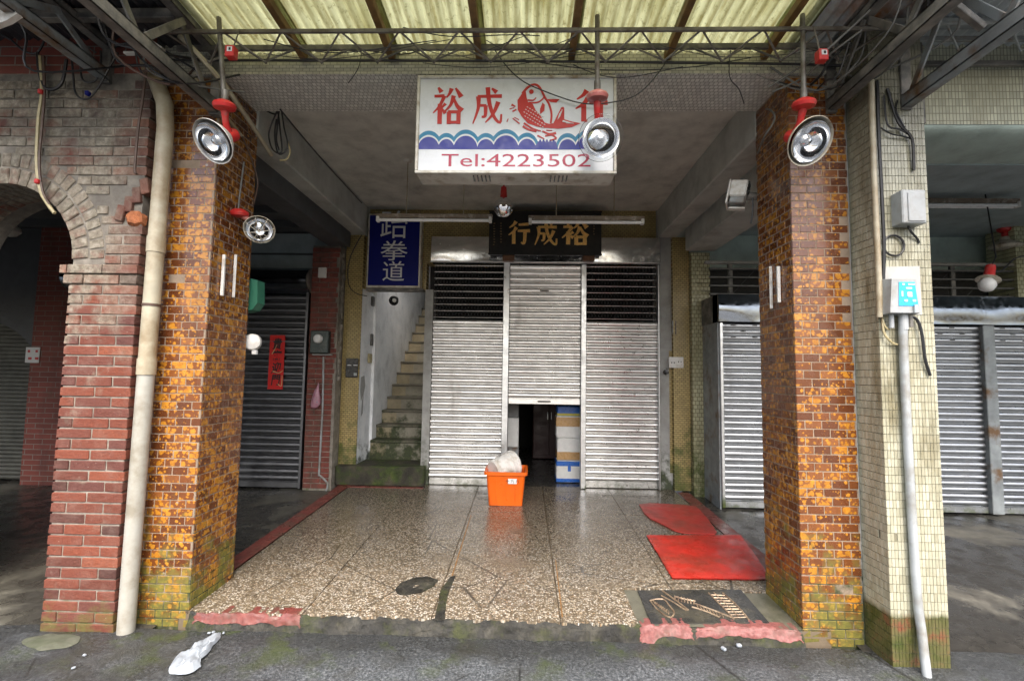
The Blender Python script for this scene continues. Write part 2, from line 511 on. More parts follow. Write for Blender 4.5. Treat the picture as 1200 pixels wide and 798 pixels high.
M['redk'] = n.fin(c, n.mr(n.noise(8), .4, .6, .25, .6), 0, n.bump(n.noise(80, 5, .7), .3, .004))
n = N('pink_painted_cement')
c = n.ramp(n.noise(60, 6, .7), [(.3, (.13, .042, .038)), (.7, (.28, .105, .095))])
k = n.mr(n.noise(6, 7, .66), .50, .60)
c = n.mix(n.math('MULTIPLY', k, .75), c, (.13, .07, .055))
M['pinkk'] = n.fin(c, .55, 0, n.bump(n.noise(80, 5, .7), .3, .004))
M['street'] = m_street()
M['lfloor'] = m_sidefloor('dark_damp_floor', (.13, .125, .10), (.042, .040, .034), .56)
M['rfloor'] = m_sidefloor('patched_cement_floor', (.17, .165, .14), (.035, .033, .029), .58)
M['redmat'] = basic('red_rubber_mat', (.44, .026, .017), .30, 0, .2, 5, .15, .003, 200, dirt=(.25, .035, .022), damt=.42, dscale=4)
M['redmat2'] = basic('faded_red_rubber_mat', (.42, .042, .034), .42, 0, .2, 6, .2, .003, 160, dirt=(.24, .05, .038), damt=.45, dscale=5)
M['cover'] = basic('wet_dark_iron', (.045, .046, .045), .22, .2, .3, 8, .25, dirt=(.09, .085, .065), damt=.35)
M['bronze'] = basic('rubbed_bronze_relief', (.36, .27, .18), .4, .3, .4, 30, .3, dirt=(.12, .075, .05), damt=.5, dscale=20)
M['patch'] = m_concrete('wet_cement_patch', (.12, .118, .09), (.045, .05, .025), .6, .35, 2.0)
M['tub'] = basic('orange_plastic', (.80, .135, .008), .38, 0, .1, 6, .06, .003, 30, dirt=(.60, .10, .012), damt=.25)
M['white_pl'] = basic('white_plastic', (.74, .73, .69), .42, 0, .1, 8, .05, dirt=(.45, .40, .32), damt=.35, dscale=10)
M['foam'] = basic('white_polystyrene', (.74, .74, .71), .7, 0, .08, 20, .15, .003, 120)
M['tape_b'] = basic('brown_packing_tape', (.48, .29, .12), .3, 0, .15, 12, .05)
M['tape_blue'] = basic('blue_packing_tape', (.02, .13, .50), .3, 0, .15, 12, .05)
M['tape_yel'] = basic('yellow_band', (.50, .44, .05), .4, 0, .15, 12, .05)
M['signface'] = basic('white_acrylic_face', (.71, .735, .76), .25, 0, .05, 3, 0, dirt=(.62, .635, .64), damt=.35, dscale=3)
M['signframe'] = basic('cream_sign_frame', (.62, .60, .53), .45, .1, .12, 8, .1, dirt=(.30, .24, .16), damt=.35, dscale=9)
M['red_ink'] = basic('red_sign_paint', (.50, .018, .013), .4, 0, .08, 10, 0)
M['crim_ink'] = basic('crimson_sign_paint', (.42, .012, .055), .4, 0, .08, 10, 0)
M['teal_ink'] = basic('teal_sign_paint', (.010, .20, .36), .4, 0, .08, 10, 0)
M['blue_ink'] = basic('deep_blue_sign_paint', (.018, .028, .27), .4, 0, .08, 10, 0)
M['white_ink'] = basic('white_sign_paint', (.70, .715, .72), .4, 0, .05, 10, 0)
M['bluepanel'] = basic('royal_blue_panel', (.003, .007, .14), .5, 0, .08, 4, 0, spec=.2)
M['black_l'] = basic('black_lacquer_board', (.010, .0095, .009), .5, 0, .3, 12, .1, dirt=(.022, .019, .015), damt=.5, spec=.25)
M['gold'] = basic('gold_leaf', (.85, .52, .16), .36, .35, .25, 40, .2, .003, 120)
M['gold_d'] = basic('tarnished_gold', (.16, .105, .045), .5, .3, .3, 40, .2)
M['wood'] = basic('carved_brown_wood', (.13, .055, .02), .5, 0, .4, 30, .5, .006, 70)
M['red_pl'] = basic('red_lamp_plastic', (.58, .028, .026), .4, 0, .15, 20, .08, dirt=(.42, .10, .085), damt=.3, dscale=20)
M['pink_pl'] = basic('faded_red_plastic', (.55, .17, .145), .5, 0, .2, 20, .1, dirt=(.58, .36, .31), damt=.4, dscale=20)
M['shade'] = basic('cream_enamel_shade', (.62, .57, .46), .32, 0, .12, 20, .05, dirt=(.30, .2, .11), damt=.3, dscale=16)
n = N('mirror_bulb_silver')
M['silver'] = n.fin(n.ramp(n.noise(30), [(.3, (.70, .72, .75)), (.7, (.92, .93, .95))]), .06, 1.0)
M['glass'] = m_glass()
M['bulb_w'] = basic('frosted_bulb', (.78, .78, .75), .25, 0, .05, 10, 0)
M['pvc'] = basic('yellowed_pvc_pipe', (.46, .42, .31), .45, 0, .2, 5, .05, dirt=(.25, .19, .11), damt=.6, dscale=4)
M['pvcg'] = basic('grey_pvc_pipe', (.38, .41, .42), .45, 0, .15, 5, .05, dirt=(.22, .21, .18), damt=.55, dscale=6)
M['conduit'] = basic('dirty_steel_conduit', (.21, .20, .18), .5, .3, .3, 10, .15, dirt=(.085, .065, .045), damt=.5, dscale=9)
M['cable'] = basic('black_cable', (.016, .016, .017), .45, 0, .3, 20, .1)
M['cable_g'] = basic('grey_cable', (.16, .16, .15), .5, 0, .3, 20, .1)
M['cable_y'] = basic('yellowed_cable', (.42, .36, .20), .5, 0, .2, 20, .05)
M['cable_br'] = basic('brown_cable', (.085, .05, .035), .55, 0, .3, 20, .05)
M['box_g'] = basic('grey_enclosure', (.36, .38, .385), .42, 0, .12, 8, .05, dirt=(.24, .23, .2), damt=.4)
M['box_d'] = basic('dark_green_meter', (.035, .052, .048), .3, .1, .25, 10, .05)
M['box_gr'] = basic('green_plastic', (.035, .17, .105), .45, 0, .2, 8, .05)
M['sky_ink'] = basic('cyan_sticker', (.03, .40, .72), .35, 0, .1, 10, 0)
M['black_pl'] = basic('black_plastic', (.013, .013, .014), .25, 0, .2, 10, 0)
M['red_paper'] = basic('red_paper', (.66, .018, .014), .6, 0, .12, 8, .05)
M['ink'] = basic('black_ink', (.012, .010, .010), .5, 0, .2, 20, 0)
M['glint_ink'] = basic('pale_glint_paint', (.66, .42, .20), .5, 0, .2, 20, 0)  # pale colour for the painted reflections on the brush ink
n = N('pink_thin_plastic_bag')
n.b.inputs['Transmission Weight'].default_value = .45
M['bag'] = n.fin(n.ramp(n.noise(30, 4), [(.35, (.70, .25, .36)), (.6, (.80, .48, .56)), (.7, (.20, .20, .38))]), .3, 0, n.bump(n.noise(36, 4), .6, .01))
M['rag'] = basic('wet_white_rag', (.30, .335, .37), .45, 0, .2, 14, .3, .006, 50)
M['paper'] = basic('white_paper', (.70, .70, .68), .6, 0, .05, 10, 0)
M['dred'] = basic('dark_red_cabinet', (.035, .006, .006), .45, 0, .2, 4, .05)
M['grey_item'] = basic('grey_crate', (.16, .165, .16), .5, 0, .2, 8, .1)
M['grill'] = basic('dark_grille_bar', (.10, .10, .098), .45, .5, .3, 10, .1)
M['tube'] = basic('white_tube_lamp', (.88, .89, .88), .3, 0, .04, 10, 0)
M['tubebody'] = basic('brown_lamp_batten', (.20, .155, .11), .5, .1, .3, 10, .1, dirt=(.42, .39, .34), damt=.3, dscale=12)
M['leafdry'] = basic('dry_leaf', (.32, .17, .07), .6, 0, .3, 30, .2)


# ---------------------------------------------------------------- geometry helpers
WL = {}


class G:
    def __init__(s):
        s.v, s.f = [], []

    def add(s, vs, fs):
        o = len(s.v)
        s.v += [V(p) for p in vs]
        s.f += [[i + o for i in q] for q in fs]
        return s

    def box(s, x0, x1, y0, y1, z0, z1):
        vs = [(x, y, z) for x in (x0, x1) for y in (y0, y1) for z in (z0, z1)]
        return s.add(vs, [(0, 1, 3, 2), (4, 6, 7, 5), (0, 4, 5, 1), (2, 3, 7, 6), (0, 2, 6, 4), (1, 5, 7, 3)])

    def cbox(s, c, d, ch=.003, m=None):
        h = [d[0] / 2, d[1] / 2, d[2] / 2]
        idx, vs, fs = {}, [], []
        for sx in (-1, 1):
            for sy in (-1, 1):
                for sz in (-1, 1):
                    sg = (sx, sy, sz)
                    for a in range(3):
                        p = [sg[i] * (h[i] - (0 if i == a else ch)) for i in range(3)]
                        idx[sg + (a,)] = len(vs)
                        vs.append(p)
        for a in range(3):
            b, e = [(1, 2), (2, 0), (0, 1)][a]
            for sa in (-1, 1):
                q = []
                for (sb, se) in ((-1, -1), (1, -1), (1, 1), (-1, 1)):
                    g = [0, 0, 0]
                    g[a], g[b], g[e] = sa, sb, se
                    q.append(idx[tuple(g) + (a,)])
                fs.append(q if sa > 0 else q[::-1])
            for sb in (-1, 1):
                for se in (-1, 1):
                    q = []
                    for sa in (-1, 1):
                        g = [0, 0, 0]
                        g[a], g[b], g[e] = sa, sb, se
                        q.append((tuple(g)))
                    fs.append([idx[q[0] + (b,)], idx[q[1] + (b,)], idx[q[1] + (e,)], idx[q[0] + (e,)]])
        for sx in (-1, 1):
            for sy in (-1, 1):
                for sz in (-1, 1):
                    fs.append([idx[(sx, sy, sz, k)] for k in range(3)])
        c = V(c)
        vs = [(m @ V(p) if m else V(p)) + c for p in vs]
        return s.add(vs, fs)

    def tube(s, pts, r, n=8, caps=True):
        pts = [V(p) for p in pts]
        rs = r if isinstance(r, (list, tuple)) else [r] * len(pts)
        rings, up = [], None
        for i, p in enumerate(pts):
            t = (pts[min(i + 1, len(pts) - 1)] - pts[max(i - 1, 0)])
            if t.length < 1e-9:
                t = V((0, 0, 1))
            t.normalize()
            if up is None:
                up = t.cross(V((0, 0, 1)) if abs(t.z) < .9 else V((1, 0, 0)))
            up = (up - t * up.dot(t))
            if up.length < 1e-6:
                up = t.orthogonal()
            up.normalize()
            sd_ = t.cross(up)
            rings.append([p + (up * math.cos(2 * math.pi * k / n) + sd_ * math.sin(2 * math.pi * k / n)) * rs[i] for k in range(n)])
        vs = [q for rg in rings for q in rg]
        fs = [[i * n + k, i * n + (k + 1) % n, (i + 1) * n + (k + 1) % n, (i + 1) * n + k] for i in range(len(pts) - 1) for k in range(n)]
        if caps:
            fs.append(list(range(n))[::-1])
            fs.append([(len(pts) - 1) * n + k for k in range(n)])
        return s.add(vs, fs)

    def lathe(s, prof, o, ax=(0, 0, 1), n=24):
        o, ax = V(o), V(ax).normalized()
        u = ax.orthogonal().normalized()
        w_ = ax.cross(u)
        vs = [o + ax * h + (u * math.cos(2 * math.pi * k / n) + w_ * math.sin(2 * math.pi * k / n)) * max(r, 1e-5) for r, h in prof for k in range(n)]
        fs = [[i * n + k, i * n + (k + 1) % n, (i + 1) * n + (k + 1) % n, (i + 1) * n + k] for i in range(len(prof) - 1) for k in range(n)]
        return s.add(vs, fs)

    def prism(s, pts, off):
        k = len(pts)
        off = V(off)
        vs = [V(p) for p in pts] + [V(p) + off for p in pts]
        return s.add(vs, [list(range(k)), list(range(k, 2 * k))[::-1]] + [[i, (i + 1) % k, (i + 1) % k + k, i + k] for i in range(k)])

    def grid(s, fn, nu, nv):
        vs = [fn(i / nu, j / nv) for j in range(nv + 1) for i in range(nu + 1)]
        return s.add(vs, [[j * (nu + 1) + i, j * (nu + 1) + i + 1, (j + 1) * (nu + 1) + i + 1, (j + 1) * (nu + 1) + i] for j in range(nv) for i in range(nu)])

    def mesh(s, name, mat, smooth=False, fix=True, org=None):
        me = bpy.data.meshes.new(name)
        org = org or V((0, 0, 0))
        me.from_pydata([p - org for p in s.v], [], s.f)
        if fix:
            b = bmesh.new()
            b.from_mesh(me)
            bmesh.ops.recalc_face_normals(b, faces=b.faces)
            b.to_mesh(me)
            b.free()
        if smooth:
            me.polygons.foreach_set('use_smooth', [True] * len(me.polygons))
            me.set_sharp_from_angle(angle=R(38))
        me.materials.append(mat if not isinstance(mat, str) else M[mat])
        me.update()
        return me

    def build(s, name, mat, parent=None, smooth=False, fix=True):
        lo = V([min(p[i] for p in s.v) for i in range(3)])
        hi = V([max(p[i] for p in s.v) for i in range(3)])
        org = (lo + hi) / 2
        if parent is None:
            org.z = lo.z
        me = s.mesh(name, mat, smooth, fix, org)
        o = bpy.data.objects.new(name, me)
        COL.objects.link(o)
        WL[o] = org
        if parent is not None:
            o.parent = parent
            o.location = org - WL[parent]
        else:
            o.location = org
        return o


def inst(name, me, loc, parent=None, rot=None):
    o = bpy.data.objects.new(name, me)
    COL.objects.link(o)
    loc = V(loc)
    WL[o] = loc
    o.location = loc - (WL[parent] if parent else V((0, 0, 0)))
    o.parent = parent
    if rot:
        o.rotation_euler = rot
    return o


def tag(o, label, cat=None, group=None, kind=None):
    o['label'] = label
    if cat:
        o['category'] = cat
    if group:
        o['group'] = group
    if kind:
        o['kind'] = kind
    return o


def struct(o, label=None):
    o['kind'] = 'structure'
    if label:
        o['label'] = label
    return o


def thing(name, loc, label, cat, group=None):
    o = bpy.data.objects.new(name, None)
    COL.objects.link(o)
    o.empty_display_size = .1
    o.location = V(loc)
    WL[o] = V(loc)
    return tag(o, label, cat, group)


def smooth_pts(pts, k=5):
    pts = [V(p) for p in pts]
    out = []
    for i in range(len(pts) - 1):
        p0, p1, p2, p3 = pts[max(i - 1, 0)], pts[i], pts[i + 1], pts[min(i + 2, len(pts) - 1)]
        for j in range(k):
            t = j / k
            out.append(.5 * ((2 * p1) + (p2 - p0) * t + (2 * p0 - 5 * p1 + 4 * p2 - p3) * t * t + (3 * p1 - p0 - 3 * p2 + p3) * t ** 3))
    out.append(pts[-1])
    return out


def cable(name, pts, r, mat, label, cat='cable', group=None, k=5, parent=None, n=6):
    o = G().tube(smooth_pts(pts, k), r, n).build(name, mat, parent, True)
    if parent is None:
        tag(o, label, cat, group)
    return o


def strokes(g, lst, org, sx, sz, dy, y, wk=1.0, jit=0.0, rr=None, base=0.0):
    """brush strokes in a unit square laid on an XZ plane at depth y, each proud of the one before"""
    lay = base
    for pts, w0, w1 in lst:
        P = [V((org[0] + a * sx, 0, org[1] + b * sz)) for a, b in pts]
        if jit and rr:
            P = [p + V((rr.uniform(-jit, jit) * sx, 0, rr.uniform(-jit, jit) * sz)) for p in P]
        P = smooth_pts(P, 4) if len(P) > 2 else [P[0], P[0].lerp(P[1], .35), P[0].lerp(P[1], .7), P[1]]
        L, Rr = [], []
        for i, p in enumerate(P):
            t = (P[min(i + 1, len(P) - 1)] - P[max(i - 1, 0)]).normalized()
            nrm = V((-t.z, 0, t.x))
            u = i / (len(P) - 1)
            hw = (w0 + (w1 - w0) * u) * sx * wk / 2
            L.append(p + nrm * hw)
            Rr.append(p - nrm * hw)
        poly = L + Rr[::-1]
        k = len(P)
        lay += .00025
        f = [V((p.x, y - dy - lay, p.z)) for p in poly]
        b = [V((p.x, y, p.z)) for p in poly]
        m = len(poly)
        fs = [[i, i + 1, m - 2 - i, m - 1 - i] for i in range(k - 1)] + [[i, (i + 1) % m, (i + 1) % m + m, i + m] for i in range(m)]
        g.add(f + b, fs)
    return lay


CH = {
    'xing': [([(.36, .98), (.25, .83), (.06, .70)], .13, .03), ([(.40, .73), (.25, .55), (.02, .40)], .13, .03), ([(.27, .56), (.27, .0)], .12, .12),
             ([(.50, .85), (.95, .86)], .075, .10), ([(.44, .58), (1.0, .59)], .075, .11), ([(.78, .58), (.78, .12), (.72, .03), (.60, .06)], .13, .05)],
    'cheng': [([(.16, .75), (.98, .76)], .075, .10), ([(.19, .75), (.19, .42), (.02, .0)], .13, .03), ([(.22, .5), (.46, .5)], .07, .07),
              ([(.44, .5), (.43, .22), (.31, .19)], .11, .05), ([(.50, 1.0), (.56, .58), (.72, .2), (.93, .03), (.97, .26)], .12, .05),
              ([(.86, .60), (.70, .28), (.44, .03)], .12, .03), ([(.64, .97), (.80, .86)], .05, .12)],
    'yu': [([(.16, 1.0), (.27, .87)], .06, .13), ([(.03, .76), (.38, .77)], .075, .09), ([(.38, .77), (.22, .5), (.0, .30)], .11, .03), ([(.23, .55), (.23, .0)], .12, .12),
           ([(.42, .56), (.30, .44)], .09, .03), ([(.29, .42), (.42, .29)], .05, .10), ([(.62, .97), (.56, .84), (.45, .72)], .12, .03), ([(.76, .98), (.96, .74)], .05, .14),
           ([(.70, .77), (.60, .52), (.40, .34)], .12, .03), ([(.69, .73), (.82, .50), (1.0, .36)], .05, .14), ([(.55, .33), (.55, .0)], .11, .11),
           ([(.52, .33), (.90, .33)], .075, .08), ([(.88, .34), (.88, .0)], .11, .11), ([(.55, .045), (.88, .045)], .075, .075)],
}


def text_mesh(body, size, name, mat, ex=.001, sx=1.0, off=0.0):
    cu = bpy.data.curves.new(name, 'FONT')
    cu.body = body
    cu.size = size
    cu.extrude = ex
    cu.offset = off
    cu.align_x = 'CENTER'
    cu.align_y = 'CENTER'
    cu.resolution_u = 3
    ob = bpy.data.objects.new(name, cu)
    COL.objects.link(ob)
    dg = bpy.context.evaluated_depsgraph_get()
    me = bpy.data.meshes.new_from_object(ob.evaluated_get(dg))
    bpy.data.objects.remove(ob)
    for v in me.vertices:
        x, y, z = v.co
        v.co = (x * sx, -z, y)
    me.materials.clear()
    me.materials.append(M[mat])
    me.name = name
    return me

# ================================================================ THE SETTING
XL, XR = -2.10, 1.83                        # inner edges of the shop floor's red borders
YF, YB = 2.97, 6.0                          # pillar line and shutter line
ROWH = .0508
GZ = .075                                    # street level


def dense(x0, x1, y0, y1, nx, ny, zf):
    return G().grid(lambda u, v: (x0 + (x1 - x0) * u, y0 + (y1 - y0) * v, zf(x0 + (x1 - x0) * u, y0 + (y1 - y0) * v)), nx, ny)


def rough_z(x, y):
    return GZ - .012 + .010 * mnoise.noise(V((x * 1.7, y * 1.7, 3))) + .005 * mnoise.noise(V((x * 7, y * 7, 1)))


g = dense(-4.5, 4.5, 1.2, 2.95, 150, 40, rough_z)
g.grid(lambda u, v: (-80 + 160 * u, -80 + 81.2 * v, GZ - .012), 4, 4)
g.grid(lambda u, v: (-80 + 75.5 * u, 1.2 + 1.75 * v, GZ - .012), 2, 1)
g.grid(lambda u, v: (4.5 + 75.5 * u, 1.2 + 1.75 * v, GZ - .012), 2, 1)
struct(g.build('street', 'street', None, True))
g = dense(-9, XL - .13, 2.80, 6.4, 40, 24, lambda x, y: fl(y) - .012 + .008 * mnoise.noise(V((x * 2, y * 2, 0))))
struct(g.build('left_floor', 'lfloor', None, True), 'dark damp floor of the shuttered shop behind the red brick arch')
g = dense(XR + .14, 9, 2.80, 6.4, 40, 24, lambda x, y: fl(y) - .012 + .008 * mnoise.noise(V((x * 2, y * 2, 5))))
struct(g.build('right_floor', 'rfloor', None, True), 'patched cement floor in front of the grey shutters')
# ground beneath and behind the houses
struct(G().grid(lambda u, v: (-80 + 160 * u, 2.9 + 77 * v, .0), 2, 2).build('ground', 'slabbase'))

# shop floor: joint bed, slabs, borders, kerb
fl_root = G().add([(XL, YF + .02, fz(YF) - .012), (XR, YF + .02, fz(YF) - .012), (XR, YB + .02, fz(YB) - .012), (XL, YB + .02, fz(YB) - .012),
                   (XL, YF + .02, -.05), (XR, YF + .02, -.05), (XR, YB + .02, -.05), (XL, YB + .02, -.05)],
                  [(0, 1, 2, 3), (0, 4, 5, 1), (1, 5, 6, 2), (3, 2, 6, 7), (0, 3, 7, 4)]).build('shop_floor', 'slabbase')
struct(fl_root, 'washed pebble slab floor in front of the silver shutters')
jx = [XL, -1.335, -.545, .235, 1.03, XR]
jy = [YF, 3.43, 4.22, 5.0, 5.78, YB + .01]
COVER = (.70, 1.66, 2.985, 3.42)            # the sunken cement patch with the iron cover
for i in range(5):
    for j in range(5):
        x0, x1, y0, y1 = jx[i] + .004, jx[i + 1] - .004, jy[j] + .004, jy[j + 1] - .004
        if j == 0:
            y1 = jy[1] - .003
            nx = 48
            fr = [y0 + .016 + .026 * mnoise.noise(V(((x0 + (x1 - x0) * k / nx) * 9, 2.0, 0))) + .014 * mnoise.noise(V(((x0 + (x1 - x0) * k / nx) * 31, 5.0, 0))) for k in range(nx + 1)]
            if i == 4:
                continue
            if i == 3:
                x1 = COVER[0] - .0
            top = [V((x0 + (x1 - x0) * k / nx, fr[k], 0)) for k in range(nx + 1)] + [V((x1, y1, 0)), V((x0, y1, 0))]
        else:
            top = [V((x0, y0, 0)), V((x1, y0, 0)), V((x1, y1, 0)), V((x0, y1, 0))]
        dz = rng.uniform(-.0015, .0015)
        for p in top:
            p.z = fz(p.y) + dz
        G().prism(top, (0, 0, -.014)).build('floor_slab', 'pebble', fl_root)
# second piece of the front row right of the cover patch is cement
x0, x1, y0, y1 = COVER
g = G()
g.grid(lambda u, v: (x0 + (1.83 - x0) * u, y0 + (y1 - y0) * v, fz(y0 + (y1 - y0) * v) - .004 + .004 * mnoise.noise(V((u * 9, v * 6, 4)))), 24, 10)
g.build('cement_patch', 'patch', fl_root, True)
# worn hole in the slabs and the crack filled with dirt
hole = [fat(*p, h=.004) for p in ((463, 690), (470, 682), (487, 676), (502, 675), (514, 679), (508, 687), (494, 694), (476, 697), (466, 696))]
g = G()
c0 = sum(hole, V()) / len(hole)
ring2 = [c0 + (p - c0) * .55 + V((0, 0, -.003)) for p in hole]
k = len(hole)
g.add(hole + ring2 + [c0 + V((0, 0, -.004))], [[i, (i + 1) % k, (i + 1) % k + k, i + k] for i in range(k)] + [[i + k, (i + 1) % k + k, 2 * k] for i in range(k)])
g.build('worn_hollow', 'kerb', fl_root, True)
crk = [fat(*p, h=.003) for p in ((528, 675), (534, 674), (530, 684), (526, 692), (523, 706), (521, 726), (509, 726), (513, 708), (517, 690), (523, 682))]
G().prism(crk, (0, 0, -.003)).build('dirt_filled_crack', 'kerb', fl_root)
# rusty joint fillets
for (a, b) in (((530, 674), (552, 603)), ((659, 722), (651, 655))):
    A, B = fat(*a, h=.002), fat(*b, h=.002)
    wv = V((.004, 0, 0))
    G().prism([A - wv, A + wv, B + wv * .7, B - wv * .7], (0, 0, -.004)).build('rusty_joint', 'rustj' if 'rustj' in M else M.setdefault('rustj', basic('rust_stained_joint', (.24, .125, .04), .6, 0, .3, 30, .2)) and 'rustj', fl_root)


# front kerb: rough mossy cement edge between the painted ends
KX0, KX1 = -2.03, 1.66


def kerbpt(u, v):
    x = KX0 + (KX1 - KX0) * u
    wob = .018 * mnoise.noise(V((x * 5, 0, 7))) + .012 * mnoise.noise(V((x * 17, v * 2, 2))) + .007 * mnoise.noise(V((x * 45, v * 5, 6)))
    y = 2.992 - .048 * v + wob * (.3 + v)
    z = fz(2.98) - .004 - .10 * v ** 1.3 + .014 * mnoise.noise(V((x * 6, v * 3, 1))) + .009 * mnoise.noise(V((x * 24, v * 7, 3)))
    return (x, y, z)


kb = G().grid(kerbpt, 380, 12).build('kerb', 'kerb', None, True)
struct(kb, 'rough mossy kerb edge along the front of the pebble floor')


def painted_kerb(x0, x1, mat, label, zt=.004):
    gg = G()

    def f(u, v):
        x = x0 + (x1 - x0) * u
        k0 = (KX0, KX1 - KX0)
        vv = max(0, (v * 1.5 - .5)) * (.62 + .5 * mnoise.noise(V((x * 6, 1, 4))))
        p = kerbpt((x - k0[0]) / k0[1], min(1, vv))
        back = max(0, .33 - v) / .33
        end = min(u, 1 - u) * (x1 - x0) + .012 * mnoise.noise(V((v * 9, x0, 2)))
        return (p[0], p[1] - .003 + .07 * back, p[2] + zt + .002 * back - max(0, .02 - end) * .9 + .002 * mnoise.noise(V((x * 25, v * 9, 8))))
    gg.grid(f, 70, 14)
    o = gg.build('painted_kerb', mat, kb, True)
    o['label'] = label
    return o


painted_kerb(-2.0, -1.33, 'redk', 'dull red painted end of the kerb')
painted_kerb(.70, 1.02, 'pinkk', 'short flaking pink painted length of the kerb', .003)
painted_kerb(1.03, 1.655, 'pinkk', 'long pink painted length of the kerb', .006)
# red painted borders along both sides of the floor
for (x0, x1, lab) in ((XL - .135, XL - .002, 'red painted border of the pebble floor beside the brick column'), (XR + .002, XR + .14, 'dark red painted border of the pebble floor beside the pale pilaster')):
    g = G()
    g.grid(lambda u, v: (x0 + (x1 - x0) * u, 3.44 + (5.86 - 3.44) * v, fz(3.44 + (5.86 - 3.44) * v) + .006 + .003 * mnoise.noise(V((u * 3, v * 20, 0)))), 4, 40)
    g.grid(lambda u, v: ((x0 if x0 < 0 else x1), 3.44 + 2.42 * v, (fz(3.44 + 2.42 * v) + .006) * (1 - u) - .02 * u), 1, 20)
    o = g.build('floor_border', 'redk', fl_root, True)
    o['label'] = lab
g = G().box(XL - .1, -1.2, 5.79, 5.85, fz(5.8) - .05, fz(5.8) + .008)
g.build('floor_border', 'redk', fl_root)

# ---------------------------------------------------------------- tiled pillars
TL, TG = .0955, .0045


def tile_mesh(l, h, name='tile'):
    return G().cbox((0, 0, 0), (l, .008, h), .0028).mesh(name, 'orange')


TILES = {}


def tilem(l):
    k = round(l, 3)
    if k not in TILES:
        TILES[k] = tile_mesh(k, ROWH - TG)
    return TILES[k]


def tile_face(length, z0, z1, start=0.0):
    """yield (u centre, z centre, tile length) for a running bond"""
    r = 0
    z = z0
    while z + ROWH <= z1 + .001:
        u = -(.05 if r % 2 else 0.0) - start
        while u < length - .012:
            a, b = max(u, 0.0), min(u + TL, length)
            if b - a > .012:
                yield ((a + b) / 2, z + ROWH / 2, round(b - a, 3), r)
            u += TL + TG
        z += ROWH
        r += 1


def orange_pillar(x0, x1, y0, y1, z1, inner, label, bald=None):
    t = thing('tiled_pillar', ((x0 + x1) / 2, (y0 + y1) / 2, 0), label, 'pillar', 'orange tiled pillars of the arcade')
    e = .0022
    G().box(x0 + e, x1 - e, y0 + e, y1 - e, -.03, z1).build('core', 'grout', t)
    pcs = []
    for u, z, l, r in tile_face(x1 - x0, .05, z1):
        if (bald and bald(u + x0, z)) or rng.random() < .010:
            continue
        pcs.append((0, (x0 + u, y0 + .004, z), l, None))
    d = y1 - y0 - .009
    for u, z, l, r in tile_face(d, .05, z1, .03):
        pcs.append((1, (inner - (.004 if inner == x1 else -.004), y0 + .009 + u, z), l, (0, 0, R(90))))
    # the 300 that show largest: the lower and middle front, then the lower side
    pcs.sort(key=lambda p: p[0] * 1.25 + abs(p[1][2] - 1.2) * .8)
    stuff = G()
    for i, (s, loc, l, rot) in enumerate(pcs):
        jz = rng.uniform(-.001, .001)
        tilt = (rng.gauss(0, .006), rng.gauss(0, .004), (rot[2] if rot else 0) + rng.gauss(0, .008))
        if i < 295:
            inst('tile', tilem(l), V(loc) + V((0, 0, jz)), t, tilt)
        else:
            stuff.cbox(V(loc) + V((0, 0, jz)), (l, .008, ROWH - TG), .0028, Matrix.Rotation(tilt[2], 3, 'Z') @ Matrix.Rotation(tilt[0], 3, 'X'))
    o = stuff.build('tiles', 'orange', t, False, False)
    o['kind'] = 'stuff'
    return t


PR = orange_pillar(1.667, 2.022, 2.99, 3.43, 3.565, 1.667, 'tall orange and brown mottled tile pillar beside the cream mosaic pillar',
                   lambda x, z: x > 1.985 and 1.95 < z < 2.62 + .1 * math.sin(z * 30))
PL = orange_pillar(-2.40, -2.04, 2.99, 3.44, 3.565, -2.04, 'tall orange and brown mottled tile pillar beside the red brick pillar and drainpipe')
# cement blocks hiding the pillar feet behind
# white plastic rail pairs fixed to the inner faces of the pillars
for (p, x, pts, lab) in ((PL, -2.04, ((259, 298, 347), (272.5, 298, 349)), 'left'), (PR, 1.667, ((906, 312, 362), (915, 312, 355)), 'right')):
    sgn = 1 if x < 0 else -1
    for (px, ya, yb) in pts:
        a = at(px, ya, X=x)
        b = at(px, yb, X=x)
        yy = (a.y + b.y) / 2
        rw = .018 if (px in (259, 915)) else .010
        g = G().cbox((x + sgn * .014, yy, (a.z + b.z) / 2), (.02, rw, a.z - b.z), .003)
        tag(g.build('wall_rail', 'white_pl'), ('wide' if rw > .015 else 'narrow') + ' white plastic rail on the inner face of the tiled pillar by the ' + ('brick' if x < 0 else 'cream') + ' pillar', 'rail', 'white rails on the tiled pillars')

# ---------------------------------------------------------------- cream mosaic pillar (right)
t = thing('mosaic_pillar', (2.2, 2.95, 0), 'cream mosaic pillar with brown mossy foot carrying the grey meter box and conduit', 'pillar')
wx0, wx1, wy0, wy1, wz1 = 2.034, 2.345, 2.79, 3.40, 3.75
G().box(wx0 + .004, wx1 - .004, wy0 + .004, wy1, -.03, wz1).build('core', 'whitegrout', t)
g = G()
tw, th = .0182, .0455
for j in range(int(wz1 / th)):
    z = j * th
    nx = int(round((wx1 - wx0) / tw))
    for i in range(nx):
        a = wx0 + (wx1 - wx0) * i / nx
        e = rng.uniform(-.0006, .0006)
        if rng.random() < .002:
            continue
        g.box(a + .0011, a + tw - .0012, wy0 + e, wy0 + .006, z + .0016, z + th - .0018)
    ny = int(round((3.0 - wy0) / tw))
    for i in range(ny):
        a = wy0 + .001 + (3.0 - wy0) * i / ny
        if rng.random() < .004:
            continue
        e = rng.uniform(-.0006, .0006)
        g.box(wx0 + e, wx0 + .006, a + .0011, a + tw - .0012, z + .0016, z + th - .0018)
o = g.build('mosaic', 'whitetile', t, False, False)
o['kind'] = 'stuff'
G().box(2.015, 2.05, 3.006, 3.2, .05, 3.74).build('corner_fillet', 'plaster', t)

